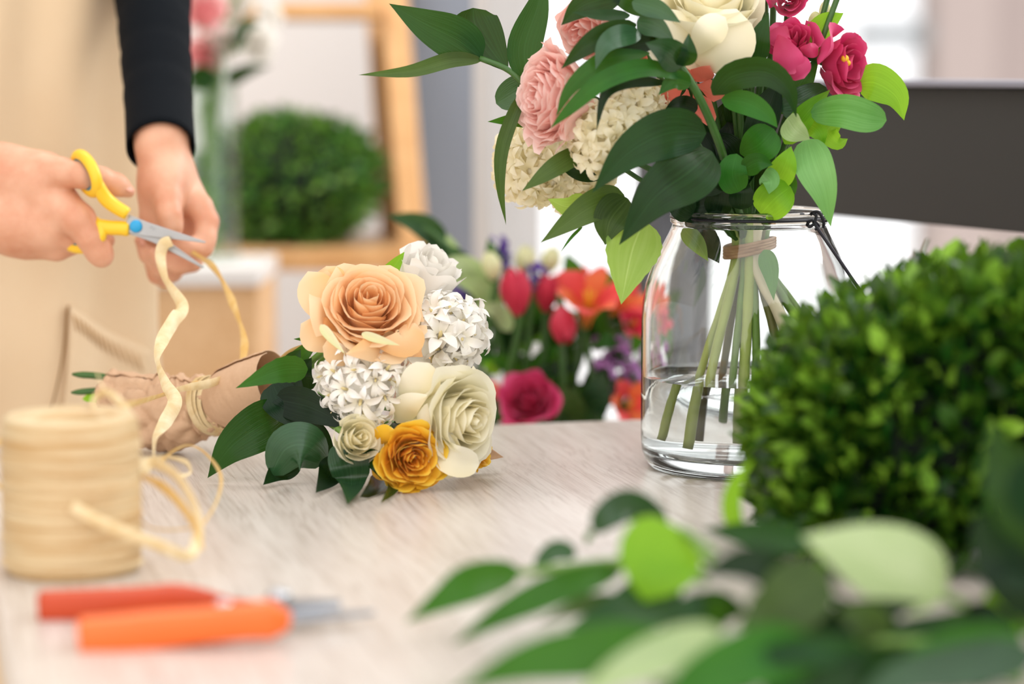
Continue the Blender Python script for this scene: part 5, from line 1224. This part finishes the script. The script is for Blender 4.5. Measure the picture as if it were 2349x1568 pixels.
# ================================================================ LOOSE GREEN BRANCHES IN THE FOREGROUND
def branch(label, stems, leaves, Y0, group=None, mat='stem'):
    b0 = T(*stems[0][0][:2]); th = thing('leafy_branch', b0, label, 'branch', group)
    for L in stems:
        mb = MB(); mb.tube(spline(px_pts(L, Y0), 20), .0023, 7); mb.build('stem', M[mat], th)
    for L, w_, m_, kw in leaves: add_leaf(th, L, Y0, w_, m_, nv=14, **kw)
    return th
branch('loose leafy branch on the bare table, its pointed leaf reaching furthest left', [[(1620, 1330, 3), (1450, 1290, 0), (1300, 1300, -2), (1185, 1315, -3)]],
    [([(1195, 1308, -3), (1085, 1335, 0), (1020, 1370, 1), (928, 1428, 1)], 88, 'leaf_mid', dict(fold=.12, prof='ovate')), ([(1430, 1300, -1), (1280, 1350, 2), (1150, 1410, 3), (1035, 1480, 3)], 76, 'leaf_mid', dict(prof='ovate', roll=15)),
     ([(1322, 1272, -5), (1275, 1262, -5), (1225, 1300, -5)], 48, 'leaf_grey', dict(prof='round')), ([(1560, 1330, 1), (1440, 1400, 3), (1300, 1440, 5)], 120, 'leaf_grey', dict(fold=.1)), ([(1420, 1370, 2), (1330, 1390, 3), (1230, 1430, 3)], 40, 'leaf_olive', {})], 1.24)
branch('loose leafy branch with the dark leaf arching up nearest the jar base', [[(1640, 1300, 2), (1560, 1235, 0), (1500, 1190, -2)]],
    [([(1530, 1195, -3), (1450, 1158, -2), (1395, 1180, -1), (1362, 1222, -1)], 74, 'leaf_grey', dict(prof='round', fold=.15)), ([(1520, 1190, -2), (1480, 1245, 0), (1400, 1300, 1)], 56, 'leaf_grey', dict(roll=10)),
     ([(1862, 1240, -3), (1740, 1228, -3), (1610, 1212, -3)], 72, 'leaf', dict(roll=10)), ([(1360, 1215, -2), (1348, 1235, -2), (1345, 1250, -2)], 14, 'leaf_mid', {})], 1.27)
branch('yellow-green broad leaf lit through, on the greenery left of the boxwood', [[(1640, 1270, 3), (1600, 1240, 2), (1565, 1215, 1)]],
    [([(1565, 1215, 1), (1520, 1270, 2), (1495, 1330, 3), (1478, 1380, 3)], 200, 'leaf_bright', dict(prof='ovate', fold=.08))], 1.24)
branch('bright curved shoot standing against the left side of the boxwood', [[(1720, 1250, 0), (1690, 1200, 0), (1680, 1150, 0)]],
    [([(1712, 1245, 0), (1678, 1180, 1), (1685, 1110, 1), (1730, 1050, 1)], 44, 'leaf_bright', dict(prof='lance', roll=20))], 1.35)
branch('large pale green leaf with brown stalk tip below the boxwood', [[(2349, 1420, 3), (2240, 1395, 3), (2165, 1368, 3)]],
    [([(2168, 1368, 3), (2080, 1310, 3.5), (1960, 1265, 4), (1838, 1228, 4)], 190, 'leaf_pale', dict(prof='ovate', fold=-.10, roll=10)), ([(2349, 1440, 3), (2260, 1430, 4), (2180, 1400, 4)], 90, 'leaf_bright', {}), ([(2400, 1320, 2), (2300, 1390, 3), (2230, 1450, 3)], 100, 'leaf_bright', {})], 1.22)
branch('dark leafy branch lying under the large pale leaf', [[(2349, 1490, 4), (2100, 1470, 4), (1850, 1480, 4), (1600, 1500, 3)]],
    [([(1840, 1345, 3), (1720, 1292, 3), (1600, 1318, 3)], 84, 'leaf_dark', dict(roll=10)), ([(1900, 1310, 4), (1800, 1380, 5), (1690, 1440, 5)], 150, 'leaf_olive', dict(fold=.1)), ([(1860, 1480, 4), (1960, 1420, 3), (2120, 1380, 2)], 90, 'leaf_dark', {}), ([(2000, 1470, 4), (2150, 1440, 3), (2250, 1390, 3)], 70, 'leaf', {}),
     ([(1700, 1490, 4), (1800, 1430, 3), (1900, 1420, 3)], 80, 'leaf', {}), ([(1620, 1500, 4), (1570, 1430, 4), (1600, 1350, 3)], 110, 'leaf', dict(fold=.1)), ([(2080, 1470, 3), (2000, 1440, 2), (1900, 1360, 1)], 90, 'leaf_dark', {})], 1.19)
branch('leafy branch along the bottom edge, lowest of the greenery', [[(2349, 1540, 5), (2000, 1530, 5), (1700, 1540, 5), (1500, 1570, 5)]],
    [([(1560, 1470, 5), (1380, 1490, 6), (1200, 1520, 7), (1030, 1590, 7)], 116, 'leaf_mid', dict(fold=.1)), ([(1660, 1450, 5), (1540, 1490, 6), (1420, 1540, 7), (1310, 1610, 7)], 92, 'leaf_pale', dict(fold=.12)), ([(1900, 1520, 5), (1760, 1500, 6), (1600, 1560, 7), (1500, 1640, 7)], 130, 'leaf_mid', {}),
     ([(2000, 1500, 5), (1850, 1490, 6), (1650, 1530, 6)], 70, 'leaf', {}), ([(2380, 1500, 5), (2250, 1520, 6), (2050, 1560, 7), (1960, 1640, 7)], 100, 'leaf_grey', dict(fold=.12)), ([(2120, 1530, 5), (1950, 1560, 6), (1780, 1600, 6)], 110, 'leaf', {}),
     ([(2349, 1460, 4), (2200, 1470, 5), (2060, 1500, 5)], 70, 'leaf_mid', {}), ([(1800, 1500, 5), (1740, 1440, 5), (1730, 1350, 4)], 80, 'leaf_olive', {})], 1.15)
branch('dark glossy leaves rising in front of the boxwood at the right edge', [[(2380, 1480, 4), (2349, 1380, 4), (2330, 1250, 4)]],
    [([(2400, 1290, 4), (2340, 1150, 5), (2300, 1060, 5), (2272, 965, 5)], 130, 'leaf', dict(fold=.15)), ([(2400, 1420, 4), (2330, 1330, 5), (2270, 1250, 5), (2240, 1160, 5)], 120, 'leaf_dark', dict(fold=.15)), ([(2380, 1340, 5), (2300, 1310, 5), (2170, 1290, 4)], 70, 'leaf', {}), ([(2390, 1180, 4), (2350, 1120, 5), (2360, 1020, 5)], 90, 'leaf', {})], 1.22)

rnd = random.Random(33)
extra = []
for i in range(26):
    x = rnd.uniform(1480, 2380); y = rnd.uniform(1400, 1600); an = rnd.uniform(0, 6.28); L = rnd.uniform(110, 190); dd = rnd.uniform(-1, 4); c_, s_n = math.cos(an), math.sin(an)*.45
    extra.append(([(x, y, dd), (x+c_*L*.5, y+s_n*L*.5-14, dd+.8), (x+c_*L, y+s_n*L, dd+.6)], rnd.uniform(56, 92), rnd.choice(['leaf_dark', 'leaf_dark', 'leaf', 'leaf_olive', 'leaf_mid']), dict(fold=.12, prof='ovate')))
branch('low tangle of dark leaves filling the bottom right corner of the table', [[(2349, 1560, 3), (2050, 1500, 3), (1750, 1520, 3), (1520, 1480, 2)], [(2349, 1500, 2), (2000, 1480, 2), (1700, 1470, 2)]], extra, 1.19)
